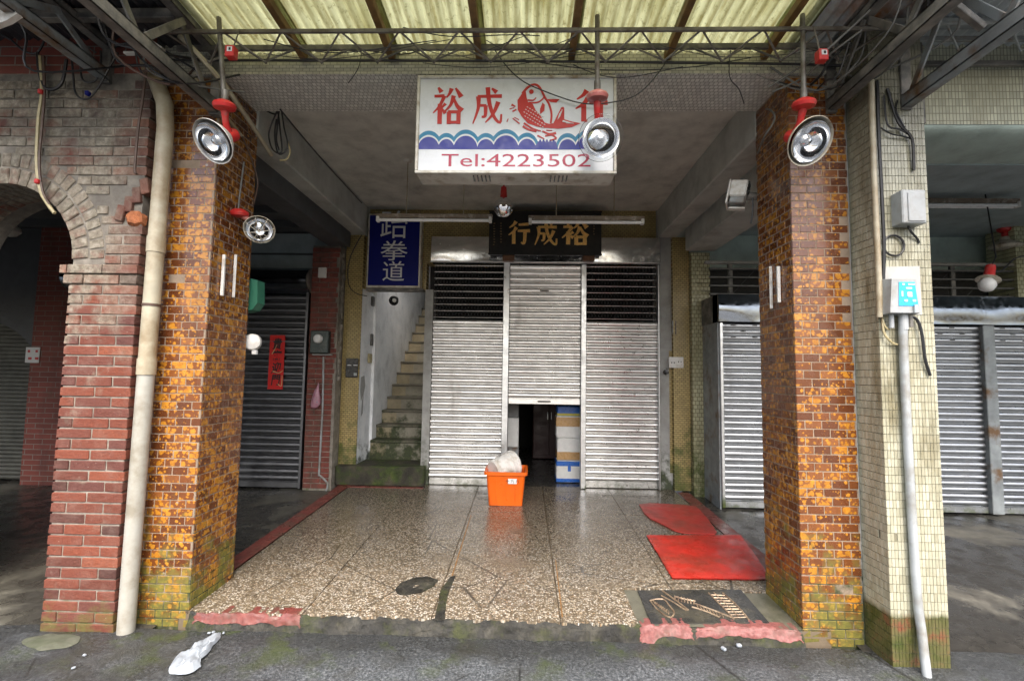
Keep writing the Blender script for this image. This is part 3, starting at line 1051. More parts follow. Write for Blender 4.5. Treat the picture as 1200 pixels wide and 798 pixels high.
# ---------------------------------------------------------------- red brick pillar with arch (left)
BH, BP = .0535, .0635
t = thing('brick_arch_wall', (-2.64, 3.1, 0), 'weathered red brick pillar and round arch with lime and soot stains', 'brick wall')
bx0, bx1, by0, by1 = -2.857, -2.42, 2.88, 3.30
AC, AR, RING = V((-3.34, 0, 2.305)), .485, .70
WT = 3.52
# mortar core: pillar, then the wall over the arch cut out along the arch line
g = G()
g.box(bx0 + .009, bx1 - .009, by0 + .009, by1, -.04, 2.30)
arc = [(AC.x + (AR + .006) * math.cos(a), AC.z + (AR + .006) * math.sin(a)) for a in [math.pi * k / 24 for k in range(25)]]
for k in range(24):
    (xa, za), (xb, zb) = arc[k], arc[k + 1]
    g.add([(xa, by0 + .009, za), (xb, by0 + .009, zb), (xb, by0 + .009, WT), (xa, by0 + .009, WT),
           (xa, by1, za), (xb, by1, zb), (xb, by1, WT), (xa, by1, WT)],
          [(0, 3, 2, 1), (4, 5, 6, 7), (0, 1, 5, 4), (3, 7, 6, 2)])
g.box(arc[0][0], bx1 - .009, by0 + .009, by1, 2.30, WT)
g.box(-4.6, arc[-1][0], by0 + .009, by1, -.04, WT)
g.build('mortar_core', 'mortar', t, False, False)
BM = {}


def brickm(l, h=BH, d=.105):
    k = (round(l, 2), round(h, 3), round(d, 2))
    if k not in BM:
        gg = G().cbox((0, 0, 0), (k[0], k[2], k[1]), .0035)
        rr = random.Random(len(BM) + 3)
        for p in gg.v:
            p += V((rr.uniform(-.0022, .0022), rr.uniform(-.0016, .0016), rr.uniform(-.0018, .0018)))
        BM[k] = gg.mesh('brick', 'brick')
    return BM[k]


nb = 0
stf = G()


def put_brick(x, z, l, roty=0.0, proud=0.0, d=.105, h=BH):
    global nb
    y = by0 + d / 2 - proud + rng.uniform(-.002, .003)
    if x > -3.5 and nb < 296:
        inst('brick', brickm(l, h, d), (x, y, z), t, (rng.gauss(0, .004), roty + rng.gauss(0, .005), rng.gauss(0, .006)))
        nb += 1
    else:
        stf.cbox((x, y, z), (l, d, h), .005, Matrix.Rotation(roty, 3, 'Y'))


def in_stub(x, z):                           # broken springing of the lost arch on the right
    return x > -2.66 and 2.52 < z < 2.86 and (x + 2.66) > abs(z - 2.69) * .9 - .02


row = 0
z = .055
while z < WT - .04:
    zc = z + BH / 2
    L0, R0 = bx0, bx1
    proud = 0.0
    if z > 2.25:
        dz = zc - AC.z
        L0 = AC.x + math.sqrt(max(0, RING ** 2 - dz ** 2)) if abs(dz) < RING else -3.52
    if 2.03 < z < 2.10:
        proud = .0
    if 2.12 < z < 2.24:
        st = .03 * (1 + int((z - 2.12) / BP))
        L0 = bx0 - st
        proud = .008 * (1 + int((z - 2.12) / BP))
    pat = [.215] if row % 2 == 0 else [.105, .215]
    x = R0
    first = True
    # lay from the right edge (flush corner) leftwards
    i = 0
    while x > L0 + .03:
        l = (.112 if row % 2 else .2165) if first else .2165
        first = False
        a = max(x - l, L0)
        if x - a > .03:
            xc = (a + x) / 2
            if not in_stub(xc, zc) and not (rng.random() < .012 and z > 1.6):
                put_brick(xc, zc, x - a, 0, proud + rng.uniform(0, .002))
        x = a - .0105
        i += 1
    row += 1
    z += BP
# left springing pillar, out of the picture except at an angle
z = .012
while z < WT - .04:
    x = -4.58
    while x < -3.85:
        l = .215
        dz = z + BH / 2 - AC.z
        xe = AC.x - (math.sqrt(max(0, RING ** 2 - dz ** 2)) if 0 < dz < RING else .49)
        if x + .1 < xe:
            stf.cbox((x + l / 2, by0 + .05, z + BH / 2), (min(l, xe - x), .105, BH), .005)
        x += .2275
    z += BP
# arch rings
for (r0, r1, nn) in ((AR, AR + .10, 25), (AR + .112, AR + .207, 31)):
    for k in range(nn):
        a = math.pi * (k + .5) / nn
        rm = (r0 + r1) / 2
        wd = math.pi * rm / nn - .011
        x, zz_ = AC.x + rm * math.cos(a), AC.z + rm * math.sin(a)
        put_brick(x, zz_, r1 - r0, -a, .0 if r0 > AR else .003, .105, round(wd, 3))
# soffit bricks inside the arch barrel, laid along its depth
for k in range(26):
    a = math.pi * (k + .5) / 26
    for m_ in range(2):
        y = by0 + .11 + .1 * m_ + .1 * m_
        p = AC + V(((AR + .05) * math.cos(a), 0, (AR + .05) * math.sin(a)))
        stf.cbox((p.x, by0 + .112 + .05 + m_ * .105, p.z), (.1, .095, math.pi * AR / 26 - .009), .004, Matrix.Rotation(-a, 3, 'Y'))
# return face of the pillar toward the drainpipe
z = .012
while z < WT - .04:
    stf.cbox((bx1 - .05, by0 + .108 + .11, z + BH / 2), (.1, .205, BH), .004)
    stf.cbox((bx0 + .05, by0 + .108 + .11, z + BH / 2), (.1, .205, BH), .004) if z < 2.27 else None
    z += BP
# tilted bricks of the broken springing
for k in range(4):
    a = R(48)
    p = V((-2.555 + .048 * k, 0, 2.60 + .058 * k))
    put_brick(p.x, p.z, .105, a - R(8 * k) + R(90) - R(36), .012, .11, .054)
o = stf.build('bricks', 'brick', t, False, False)
o['kind'] = 'stuff'
lump = G().lathe([(0, 0), (.05, .0), (.06, .03), (.045, .06), (0, .066)], (-2.475, by0 + .045, 2.565), (.35, -1, .1), 7)
for p in lump.v:
    p += V((mnoise.noise(p * 40) * .012, 0, mnoise.noise(p * 31) * .012))
M['rawbrick'] = basic('fresh_broken_brick', (.38, .13, .05), .85, 0, .4, 25, .8, .012, 50)
lump.build('broken_brick', 'rawbrick', t)

# ---------------------------------------------------------------- lintels and what is above them
LZ = 3.57
t = thing('mosaic_lintel', (-.2, 3.16, LZ), 'long cream mosaic lintel across the two orange pillars', 'lintel')
G().add([(-2.42, 2.97, LZ), (2.07, 2.97, LZ), (2.07, 2.97, 5.2), (-2.42, 2.97, 5.2)], [(0, 1, 2, 3)]).build('face', 'lintel_f', t)
G().add([(-2.42, 2.97, LZ), (2.07, 2.97, LZ), (2.07, 3.40, LZ - .005), (-2.42, 3.40, LZ - .005)], [(0, 3, 2, 1)]).build('soffit', 'lintel_s', t)
G().add([(-2.42, 3.40, LZ - .005), (2.07, 3.40, LZ - .005), (2.07, 3.40, 5.2), (-2.42, 3.40, 5.2), (-2.42, 2.971, 5.2), (2.07, 2.971, 5.2)], [(0, 1, 2, 3), (3, 2, 5, 4)]).build('back', 'ceil', t)
t = thing('mosaic_lintel', (4.5, 3.16, 3.2), 'greenish cream mosaic lintel beside the cream pillar above the hooded grey shutters', 'lintel')
G().add([(2.34, 2.985, 3.24), (9, 2.985, 3.24), (9, 2.985, 5.2), (2.34, 2.985, 5.2)], [(0, 1, 2, 3)]).build('face', 'rlintel_f', t)
# rounded plaster nose under the tiles
g = G()
g.grid(lambda u, v: (2.34 + 6.66 * u, 2.985 + .40 * (1 - math.cos(v * math.pi / 2)) ** 1.0, 3.24 - .07 * math.sin(v * math.pi / 2) - .004), 30, 10)
g.build('plaster_nose', 'rwall', t, True)
G().add([(2.05, 3.40, 3.165), (9, 3.40, 3.165), (9, 3.40, 5.2), (2.05, 3.40, 5.2)], [(0, 3, 2, 1)]).build('back', 'rceil', t)
# lintel of the left house, seen only through soot and wires
t = thing('brick_lintel', (-5, 3.1, 3.5), 'sooty red brick wall above the brick arch under the dark roof', 'brick wall')
G().add([(-9, 2.9, WT), (-2.42, 2.9, WT), (-2.42, 2.9, 5.2), (-9, 2.9, 5.2)], [(0, 1, 2, 3)]).build('face', 'brick_tex', t)
G().box(-9, -2.42, 2.905, 3.3, WT, 5.19).build('core', 'beam_d', t)
G().box(-5.9, -4.6, 2.905, 3.3, -.02, WT - .002).build('unseen_light_block', 'beam_d', t)  # unseen wall added to keep daylight out of the left bay
G().box(-9, -5.9, 2.905, 3.3, 2.7, WT - .002).build('unseen_light_block', 'beam_d', t)  # unseen too: blocks light above, left open below to let some in

# ceilings and beams
CZ = 3.74
ce = struct(G().add([(-2.3, 3.38, CZ), (1.95, 3.38, CZ), (1.95, 6.05, CZ), (-2.3, 6.05, CZ), (-2.3, 3.38, CZ + .1), (1.95, 3.38, CZ + .1), (1.95, 6.05, CZ + .1), (-2.3, 6.05, CZ + .1)],
                    [(0, 1, 2, 3), (4, 7, 6, 5), (0, 4, 5, 1), (2, 6, 7, 3)]).build('ceiling', 'ceil'), 'stained concrete arcade ceiling with rust spots')
g = G().cbox((-2.145, 4.72, 3.56), (.23, 2.62, .365), .012)
g.build('beam', 'beam', ce)
g = G().cbox((1.775, 4.72, 3.56), (.23, 2.62, .365), .012)
g.build('beam', 'beam', ce)
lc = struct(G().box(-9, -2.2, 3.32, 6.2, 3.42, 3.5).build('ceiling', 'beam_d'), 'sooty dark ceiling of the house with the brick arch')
G().cbox((-2.34, 4.6, 3.36), (.26, 2.5, .34), .006).build('beam', 'beam_d', lc)
g = G()
for i in range(5):
    y = 3.5 + .5 * i
    g.box(-8.9, -2.48, y, y + .09, 3.335, 3.419)
g.build('joists', 'beam_d', lc)
rc = struct(G().box(1.9, 9, 3.401, 6.2, 3.42, 3.5).build('ceiling', 'rceil'), 'blue grey painted ceiling over the hooded grey shutters')
G().cbox((2.12, 4.6, 3.31), (.36, 2.38, .30), .012).build('beam', 'beam', rc)

# ================================================================ SHOP FRONT (back wall of the arcade)
FB = fz(YB)
sw = thing('shop_wall', (0, 6.08, FB), 'ochre mosaic wall around the stair door and silver shutters', 'wall')
YW = 6.02
# pilaster beside the stairs, wall over stair door, band over the shutter hood
G().box(-2.295, -2.072, 5.95, 6.25, FB + .20, CZ - .002).build('pilaster', 'yellow', sw)
G().box(-2.07, -1.272, YW, 6.2, 2.69, CZ - .002).build('wall_over_stairs', 'yellow', sw)
G().box(-1.27, 1.648, YW, 6.2, 3.03, CZ - .002).build('wall_over_shutters', 'yellow', sw)
G().box(1.652, 1.826, 5.985, 6.2, FB, CZ - .002).build('plaster_strip', 'plaster', sw)
G().box(1.828, 2.03, 5.93, 6.2, FB, 3.37).build('pilaster', 'yellow', sw)
G().box(1.79, 1.829, 5.981, 6.0, FB + .2, 1.95).build('mosaic_edge', 'yellow', sw)
G().box(-1.268, -1.168, 5.955, 6.15, FB - .02, 2.685).build('door_post', 'plaster', sw)
# pale mosaic pilaster and steel side of the right shop
rw = thing('pale_pilaster', (2.15, 5.9, .2), 'pale mosaic pilaster with mossy foot between ochre pilaster and grey shutter', 'pilaster')
G().box(2.035, 2.26, 5.86, 6.3, .10, 3.16).build('core', 'white_bk', rw)
G().add([(2.0345, 5.861, .10), (2.0345, 5.93, .10), (2.0345, 5.93, 3.16), (2.0345, 5.861, 3.16)], [(0, 1, 2, 3)]).build('return_face', 'white_bk_shade', rw)
# neighbour's walls
struct(G().box(2.03, 9, 6.0, 6.2, .0, 3.42).build('wall', 'rwall'), 'pale green plaster wall above the grey shutters')
struct(G().box(-9, -2.30, 6.02, 6.2, .0, 3.42).build('wall', 'beam_d'), 'dark grey wall above the dark shutter')
struct(G().box(8.9, 9, 3.4, 6.2, .0, 3.5).build('wall', 'rwall'))
struct(G().box(-9, -8.9, 3.3, 6.2, .0, 3.5).build('wall', 'beam_d'))

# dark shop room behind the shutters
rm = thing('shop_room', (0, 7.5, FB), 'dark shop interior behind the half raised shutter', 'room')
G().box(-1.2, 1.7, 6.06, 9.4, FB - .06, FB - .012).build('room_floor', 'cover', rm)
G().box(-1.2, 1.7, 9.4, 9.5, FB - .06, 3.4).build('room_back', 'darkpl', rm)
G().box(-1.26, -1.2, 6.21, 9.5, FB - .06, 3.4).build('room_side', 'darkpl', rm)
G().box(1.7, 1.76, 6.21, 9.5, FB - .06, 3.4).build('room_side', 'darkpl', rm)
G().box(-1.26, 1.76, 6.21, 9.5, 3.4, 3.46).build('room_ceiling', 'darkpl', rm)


# ---------------------------------------------------------------- roller shutters
def slat_mesh(wd, pitch, depth, mat, name='slat'):
    prof = []
    k = 7
    k = 10
    for i in range(k + 1):
        a = i / k
        prof.append((-depth * math.sin(math.pi * a) ** .62, -pitch / 2 + pitch * (.09 + .91 * a)))
    prof = [(.006, -pitch / 2), (.006, -pitch / 2 + pitch * .088)] + prof
    gg = G()
    n_ = len(prof)
    vs = [(-wd / 2, y, z) for y, z in prof] + [(wd / 2, y, z) for y, z in prof]
    fs = [[i, i + 1, i + 1 + n_, i + n_] for i in range(n_ - 1)]
    vs += [(-wd / 2, .009, -pitch / 2), (wd / 2, .009, -pitch / 2), (-wd / 2, .009, pitch / 2), (wd / 2, .009, pitch / 2)]
    b = 2 * n_
    fs += [[b, b + 1, b + 3, b + 2], [0, n_, b + 1, b], [n_ - 1, b + 2, b + 3, 2 * n_ - 1]]
    gg.add(vs, fs)
    me = gg.mesh(name, mat, False)
    me.polygons.foreach_set('use_smooth', [i < n_ - 1 for i in range(len(me.polygons))])
    me.set_sharp_from_angle(angle=R(50))
    return me


def shutter(name, x0, x1, y, z0, z1, pitch, depth, mat, label, group=None, bar=True, rail='alu', slots=0):
    st = thing(name, ((x0 + x1) / 2, y, z0), label, 'shutter', group)
    wd = x1 - x0
    zb = z0 + (.07 if bar else 0)
    k = int(round((z1 - zb) / pitch))
    p = (z1 - zb) / k
    me = slat_mesh(wd, p, depth, mat)
    for i in range(k):
        inst('slat', me, ((x0 + x1) / 2, y + rng.uniform(-.0018, .0018), zb + p * (i + .5)), st, (rng.gauss(0, .03), rng.gauss(0, .0011), rng.gauss(0, .0012)))
    if bar:
        G().cbox(((x0 + x1) / 2, y - .004, z0 + .034), (wd, .03, .068), .004).build('bottom_rail', mat, st)
    if slots:
        sg = G()
        for r_ in range(slots):
            zc = zb + p * (k - r_ - .5)
            x = x0 + .12 + (.11 if r_ % 2 else 0)
            while x < x1 - .1:
                sg.cbox((x, y - depth - .001, zc + .006), (.055, .004, .010), .0015)
                x += .24
        sg.build('vent_slots', 'black_pl', st)['kind'] = 'stuff'
    return st


SP = .0735
s1 = shutter('roller_shutter', -1.165, -.282, 6.0, FB + .005, 2.31, SP, .026, 'galv', 'full length silver roller shutter with open grille top beside the stair door', 'silver roller shutters')
s2 = shutter('roller_shutter', -.198, .690, 6.0, 1.265, 3.02, SP, .026, 'galv', 'half raised silver roller shutter under the black plaque with the dark room showing', 'silver roller shutters')
s3 = shutter('roller_shutter', .762, 1.640, 6.0, FB + .005, 2.31, SP, .026, 'galv', 'full length silver roller shutter with open grille top beside the plaster strip', 'silver roller shutters')
p = at(638, 341, Y=5.97)
G().cbox((p.x, 5.972, p.z), (.11, .012, .018), .004).build('pull_handle', 'steel', s2)
p = at(638, 470, Y=5.97)
G().cbox((.246, 5.975, 1.30), (.16, .02, .02), .004).build('pull_handle', 'steel', s2)
# grille tops: horizontal rods with a lattice between
for st, x0, x1 in ((s1, -1.165, -.282), (s3, .762, 1.640)):
    for i in range(9):
        z = 2.34 + .083 * i
        G().tube([(x0, 6.0, z), (x1, 6.0, z)], .0045, 6).build('grille_rod', 'alu', st)
    lat = G()
    nxx = 22
    for i in range(nxx):
        for j in range(8):
            xa, xb = x0 + (x1 - x0) * i / nxx, x0 + (x1 - x0) * (i + 1) / nxx
            za, zb = 2.34 + .083 * j, 2.34 + .083 * (j + 1)
            xm = (xa + xb) / 2
            lat.tube([(xm, 6.006, za), (xa, 6.006, (za + zb) / 2)], .003, 4, False)
            lat.tube([(xm, 6.006, za), (xb, 6.006, (za + zb) / 2)], .003, 4, False)
            lat.tube([(xa, 6.006, (za + zb) / 2), (xm, 6.006, zb)], .003, 4, False)
            lat.tube([(xb, 6.006, (za + zb) / 2), (xm, 6.006, zb)], .003, 4, False)
    lat.build('grille_lattice', 'grill', st)['kind'] = 'stuff'
fr = thing('shutter_frame', (.22, 6.0, FB), 'aluminium posts and dented steel hood framing the silver shutters', 'frame')
for (x0, x1, z1) in ((-.280, -.200, 3.03), (.692, .760, 3.02), (1.642, 1.662, 3.02)):
    G().cbox(((x0 + x1) / 2, 5.975, (FB + z1) / 2), (x1 - x0, .10, z1 - FB), .006).build('post', 'alu', fr)
g = G()
g.cbox((-.05, 5.90, .0), (.0, .0, .0), 0) if 0 else None


def hoodpt(u, v, x0=-1.19, x1=1.655, z0=3.025, z1=3.345, y=5.86):
    x = x0 + (x1 - x0) * u
    z = z0 + (z1 - z0) * v
    dent = .018 * mnoise.noise(V((x * 1.5, z * 2.2, 1.0))) + .006 * mnoise.noise(V((x * 3.6, z * 4, 4))) - .012 * math.sin(v * 3.0)
    return (x, y + dent * math.sin(math.pi * min(1, max(0, v))) ** .5 + .02 * v, z + .004 * mnoise.noise(V((x * 3, 2, 2))) * (1 - v))


def hood(parent, mat, **kw):
    a = dict(x0=-1.19, x1=1.655, z0=3.025, z1=3.345, y=5.86)
    a.update(kw)
    gg = G().grid(lambda u, v: hoodpt(u, v, **a), 90, 14)
    yb = a['y'] + .17
    gg.add([(a['x0'], a['y'], a['z0']), (a['x1'], a['y'], a['z0']), (a['x1'], yb, a['z0']), (a['x0'], yb, a['z0'])], [(0, 1, 2, 3)])
    gg.add([(a['x0'], a['y'] + .02, a['z1']), (a['x1'], a['y'] + .02, a['z1']), (a['x1'], yb, a['z1']), (a['x0'], yb, a['z1'])], [(0, 1, 2, 3)])
    for x in (a['x0'], a['x1']):
        gg.add([(x, a['y'], a['z0']), (x, yb, a['z0']), (x, yb, a['z1']), (x, a['y'] + .02, a['z1'])], [(0, 1, 2, 3)])
    return gg.build('hood', mat, parent, True)


hood(fr, 'chrome')
G().cbox((.23, 5.856, 3.022), (2.85, .022, .018), .004).build('hood_lip', 'alu', fr)

# ---------------------------------------------------------------- right shop front
YR = 5.43
FR = fl(YR) + .01
r1 = shutter('roller_shutter', 2.215, 5.03, YR, FR, 2.245, .068, .020, 'galv_r', 'wide grey roller shutter behind the orange pillar, its top slats slotted', 'grey roller shutters', slots=3)
r2 = shutter('roller_shutter', 5.16, 8.2, YR, FR, 2.245, .068, .020, 'galv_r', 'wide grey roller shutter beyond the grey steel post', 'grey roller shutters', slots=3)
fr2 = thing('shutter_frame', (4.5, 5.5, FR), 'grey steel posts, side panel and polished hood of the grey shutters', 'frame')
G().cbox((5.095, YR - .02, (FR + 2.245) / 2), (.125, .09, 2.245 - FR), .006).build('post', 'steel_g', fr2)
G().cbox((2.195, YR - .01, (FR + 2.245) / 2), (.036, .07, 2.245 - FR), .005).build('post', 'alu', fr2)
G().box(2.16, 2.178, YR - .02, 5.99, FR - .02, 2.25).build('side_panel', 'steel_g', fr2)
hood(fr2, 'chrome_d', x0=2.15, x1=8.3, z0=2.25, z1=2.56, y=YR - .09)
G().box(2.15, 2.168, YR - .06, 5.99, 2.25, 2.56).build('hood_end', 'steel', fr2)
# barred fanlight above the hood
fg = thing('fanlight_grille', (5, 5.6, 2.56), 'dark barred fanlight above the polished hood of the grey shutters', 'grille')
G().box(2.28, 8.5, 5.93, 5.98, 2.54, 2.96).build('dark_pane', 'darkpl', fg)
for i in range(4):
    G().cbox((5.3, 5.60, 2.60 + .10 * i), (6.3, .03, .022), .003).build('bar', 'grill', fg)
for i in range(8):
    G().cbox((2.4 + .85 * i, 5.62, 2.76), (.05, .04, .42), .004).build('upright', 'steel', fg)
for i in range(14):
    G().tube([(2.4 + .45 * i, 5.66, 2.57), (2.75 + .45 * i, 5.66, 2.95)], .005, 5).build('brace', 'grill', fg)
G().cbox((5.3, 5.60, 2.975), (6.4, .05, .035), .004).build('head_rail', 'plaster', fg)
for xx in (5.62, 6.6):
    G().box(xx, xx + .22, 5.55, 5.9, FR, 3.42).build('mosaic_column', 'white_bk', fg)

# ---------------------------------------------------------------- left shop front
YL = 5.82
FLZ = fl(YL) + .01
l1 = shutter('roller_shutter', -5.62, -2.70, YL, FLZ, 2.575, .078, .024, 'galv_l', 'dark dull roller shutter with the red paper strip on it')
fr3 = thing('shutter_frame', (-4.2, 5.9, FLZ), 'dark guide rails and rounded steel roll cover of the dark shutter', 'frame')
for x in (-2.685, -5.66):
    G().cbox((x, YL - .02, (FLZ + 2.6) / 2), (.03, .09, 2.6 - FLZ), .004).build('guide_rail', 'galv_l', fr3)
g = G()
g.grid(lambda u, v: (-5.72 + 3.07 * u, YL - .02 - .17 * math.sin(math.pi * v) ** .7, 2.58 + .33 * v), 4, 14)
g.build('roll_cover', 'chrome_d', fr3, True)
for x in (-5.72, -2.66):
    pts = [(x, YL - .02 - .17 * math.sin(math.pi * k / 14) ** .7, 2.58 + .33 * k / 14) for k in range(15)] + [(x, 6.01, 2.91), (x, 6.01, 2.58)]
    G().prism(pts, (.012, 0, 0)).build('cover_end', 'steel', fr3)
G().box(-5.7, -2.3, 5.99, 6.015, 2.93, 3.12).build('wall_panel', 'rceil', fr3)
G().box(-5.7, -2.3, 5.985, 6.015, 3.15, 3.40).build('wall_panel', 'rceil', fr3)
# brick column between the dark shutter and the stairs
bc = thing('brick_column', (-2.48, 5.9, FLZ), 'narrow red brick column with ragged mortar edge beside the ochre pilaster', 'column')
cx0, cx1 = -2.655, -2.335
G().box(cx0 + .006, cx1 + .03, 5.786, 6.2, FLZ - .05, 3.19).build('core', 'mortar', bc)
bs = G()
z = FLZ + .005
r_ = 0
while z < 3.15:
    ends = cx1 + (rng.uniform(-.01, .035) if z > 1.6 else rng.uniform(-.002, .002))
    cuts = [cx0, cx0 + (.215 if r_ % 2 else .105), ends]
    for a, b in zip(cuts[:-1], cuts[1:]):
        if b - a > .03:
            bs.cbox(((a + b) / 2, 5.83 + rng.uniform(-.002, .002), z + .026), (b - a - .008, .105, .053), .004)
    z += .0625
    r_ += 1
M['brick_d'] = basic('damp_red_brick', (.20, .052, .036), .7, 0, .45, 16, .4, .005, 60, dirt=(.10, .05, .035), damt=.4, dscale=3)
bs.build('bricks', 'brick_d', bc, False, False)['kind'] = 'stuff'
rg = G()
z = 1.55
while z < 3.15:
    rg.cbox((cx1 + .035 + rng.uniform(-.01, .01), 5.86 + rng.uniform(-.01, .03), z), (rng.uniform(.02, .05), .06, rng.uniform(.05, .12)), .012, Matrix.Rotation(rng.uniform(-.3, .3), 3, 'Y'))
    z += .07
rg.build('ragged_mortar', 'mortar', bc)
# far left: second column and arched shutter seen through the arch
fc = thing('brick_column', (-5.98, 5.9, FLZ), 'shaded red brick column behind the arch with a white notice', 'column')
G().box(-6.12, -5.70, 5.76, 6.1, FLZ - .05, 3.40).build('shaft', 'brick_tex', fc)
la = thing('arched_shutter', (-7.0, 5.9, FLZ), 'olive grey ribbed shutter in a rounded opening beyond the arch', 'shutter')
me = slat_mesh(1.7, .05, .010, basic('olive_grey_slat', (.10, .10, .085), .5, .3, .3, 6, .1))
for i in range(46):
    z = FLZ + .03 + .05 * i
    o = inst('slat', me, (-7.02, 5.9, z), la)
g = G()
g2 = [(-6.13, 1.62)] + [(-6.13 - .9 * (1 - math.cos(a)), 1.62 + .62 * math.sin(a)) for a in [math.pi / 2 * k / 10 for k in range(11)]] + [(-8.4, 2.24), (-8.4, 3.4), (-6.13, 3.4)]
g.prism([(x, 5.84, z) for x, z in g2], (0, .05, 0))
g.build('arched_head', 'beam_d', la)

# ---------------------------------------------------------------- staircase
sr = thing('staircase', (-1.65, 6.4, FB), 'steep cement stairs rising inside the narrow white doorway, lower steps mossy', 'stairs')
g = G().cbox((-1.745, 6.10, FB + .115), (1.09, .49, .235), .012)
g.build('landing_block', 'mossblock', sr)
sx0, sx1 = -2.03, -1.272
for k in range(17):
    z, y = .72 + .18 * k, 6.35 + .24 * k
    if z > 3.75:
        break
    lo = .28 if k == 0 else .20
    st = G().cbox(((sx0 + sx1) / 2, y + .14, z - lo / 2), (sx1 - sx0, .28, lo), .010).build('step', 'step', sr)
    G().box(sx0 + .005, sx0 + .21, y - .003, y + .01, z - .195, z - .022).build('ochre_edge', 'step_y', st)
    G().cbox(((sx0 + sx1) / 2, y + .118, z + .004), (sx1 - sx0 - .004, .28, .034), .008).build('tread', 'tread', st)
stw = struct(G().box(-2.16, -2.034, 6.42, 11, FB - .1, 4.8).build('stair_wall', 'white_w'), 'white limewashed stair wall')
G().box(-2.069, -2.030, 6.26, 6.44, 2.0, 2.685).build('wall_nib', 'white_w', stw) if 0 else None
G().add([(-2.07, 5.955, FB + .2), (-2.07, 6.42, FB + .2), (-2.07, 6.42, 2.69), (-2.07, 5.955, 2.69), (-2.0712, 5.955, FB + .2), (-2.0712, 6.42, FB + .2)], [(0, 1, 2, 3)]).build('white_reveal', 'white_w', stw)
G().box(-1.271, -1.262, 6.16, 11, FB - .1, 4.8).build('stair_side', 'white_w', stw)
G().box(-2.1, -1.2, 10.4, 10.5, FB - .1, 4.8).build('stair_end', 'white_w', stw)
G().box(-2.1, -1.2, 6.21, 10.5, 4.7, 4.8).build('stair_soffit', 'white_w', stw)
# peeled plaster scars on the reveal
g = G()
for (pp) in ([(423, 442), (427, 440), (428, 452), (426, 462), (423, 470), (422, 458)], [(424, 470), (426, 462), (425, 484), (423, 488)]):
    pts = [at(px, py, X=-2.068) for px, py in pp]
    g.prism(pts, (.001, 0, 0))
g.build('peeled_scar', 'plaster', stw)

# ================================================================ STREET CANOPY
cn = thing('street_canopy', (0, 1.9, 3.7), 'cream translucent corrugated canopy on brown rafters over the street', 'canopy')
PITCH = .064


def sheet_z(y):
    return 3.715 + .05 * (2.95 - y)


def sheet(x0, x1, y0, y1, dz, mat, parent, name='sheet'):
    nx = int((x1 - x0) / PITCH * 8)
    gg = G().grid(lambda u, v: (x0 + (x1 - x0) * u, y0 + (y1 - y0) * v, sheet_z(y0 + (y1 - y0) * v) + dz + .0105 * math.sin(2 * math.pi * (x0 + (x1 - x0) * u) / PITCH) + .004 * mnoise.noise(V((u * 4, v * 4, x0)))), nx, 6)
    return gg.build(name, mat, parent, True, False)


xs = [-2.02, -1.45, -.87, -.30, .29, .90, 1.50, 1.66]
for i in range(7):
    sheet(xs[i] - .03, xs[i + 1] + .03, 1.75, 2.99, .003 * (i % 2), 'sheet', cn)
for x in (-1.47, -.89, -.32, .275, .89, 1.50):
    G().cbox((x, 2.35, sheet_z(2.35) - .042), (.042, 1.22, .05), .004, Matrix.Rotation(-.05, 3, 'X')).build('rafter', 'rafter', cn)
# light lattice girder under the canopy: two upper chords, zigzag rods to a lower rod
gd = thing('lattice_girder', (0, 2.76, 3.5), 'slim dark lattice girder with zigzag rods across the arcade front', 'girder')
A_, B_, Cb = V((0, 2.65, 3.625)), V((0, 2.86, 3.672)), V((0, 2.80, 3.548))
gx0, gx1 = -2.25, 2.15
G().cbox(((gx0 + gx1) / 2, A_.y, A_.z), (gx1 - gx0, .018, .022), .002).build('chord', 'conduit', gd)
G().cbox(((gx0 + gx1) / 2, B_.y, B_.z), (gx1 - gx0, .022, .034), .002).build('chord', 'steel', gd)
pv = .352
x = gx0 + .08
while x < gx1 - .2:
    for ch_, r_, mt in ((A_, .006, 'conduit'), (B_, .006, 'steel')):
        G().tube(smooth_pts([V((x, ch_.y, ch_.z)), V((x + pv * .47, Cb.y, Cb.z)), V((x + pv * .53, Cb.y, Cb.z)), V((x + pv, ch_.y, ch_.z))], 3), r_, 6).build('zigzag_rod', mt, gd)
    x += pv

# side canopies: sheet roofs on steel trusses that run out over the street
rr_ = thing('side_canopy', (4, 1.8, 3.7), 'grey and rusty metal canopy beside the cream mosaic pillar', 'canopy')
for i in range(4):
    sheet(1.62 + 1.3 * i, 2.94 + 1.3 * i, 1.75, 3.0, .05, 'rustroof', rr_)
for y in (1.85, 2.25, 2.75):
    G().cbox((4.4, y, 3.73), (4.6, .04, .05), .004).build('purlin', 'steel_g', rr_)
lr_ = thing('side_canopy', (-4, 1.8, 3.7), 'sooty dark metal canopy above the brick arch', 'canopy')
for i in range(4):
    sheet(-3.20 - 1.2 * i, -1.97 - 1.2 * i, 1.75, 2.985, .05, 'darkroof', lr_)
for y in (1.85, 2.25, 2.65):
    G().cbox((-4.4, y, 3.73), (4.6, .05, .06), .004).build('purlin', 'steel_g' if y < 2 else 'steel', lr_)


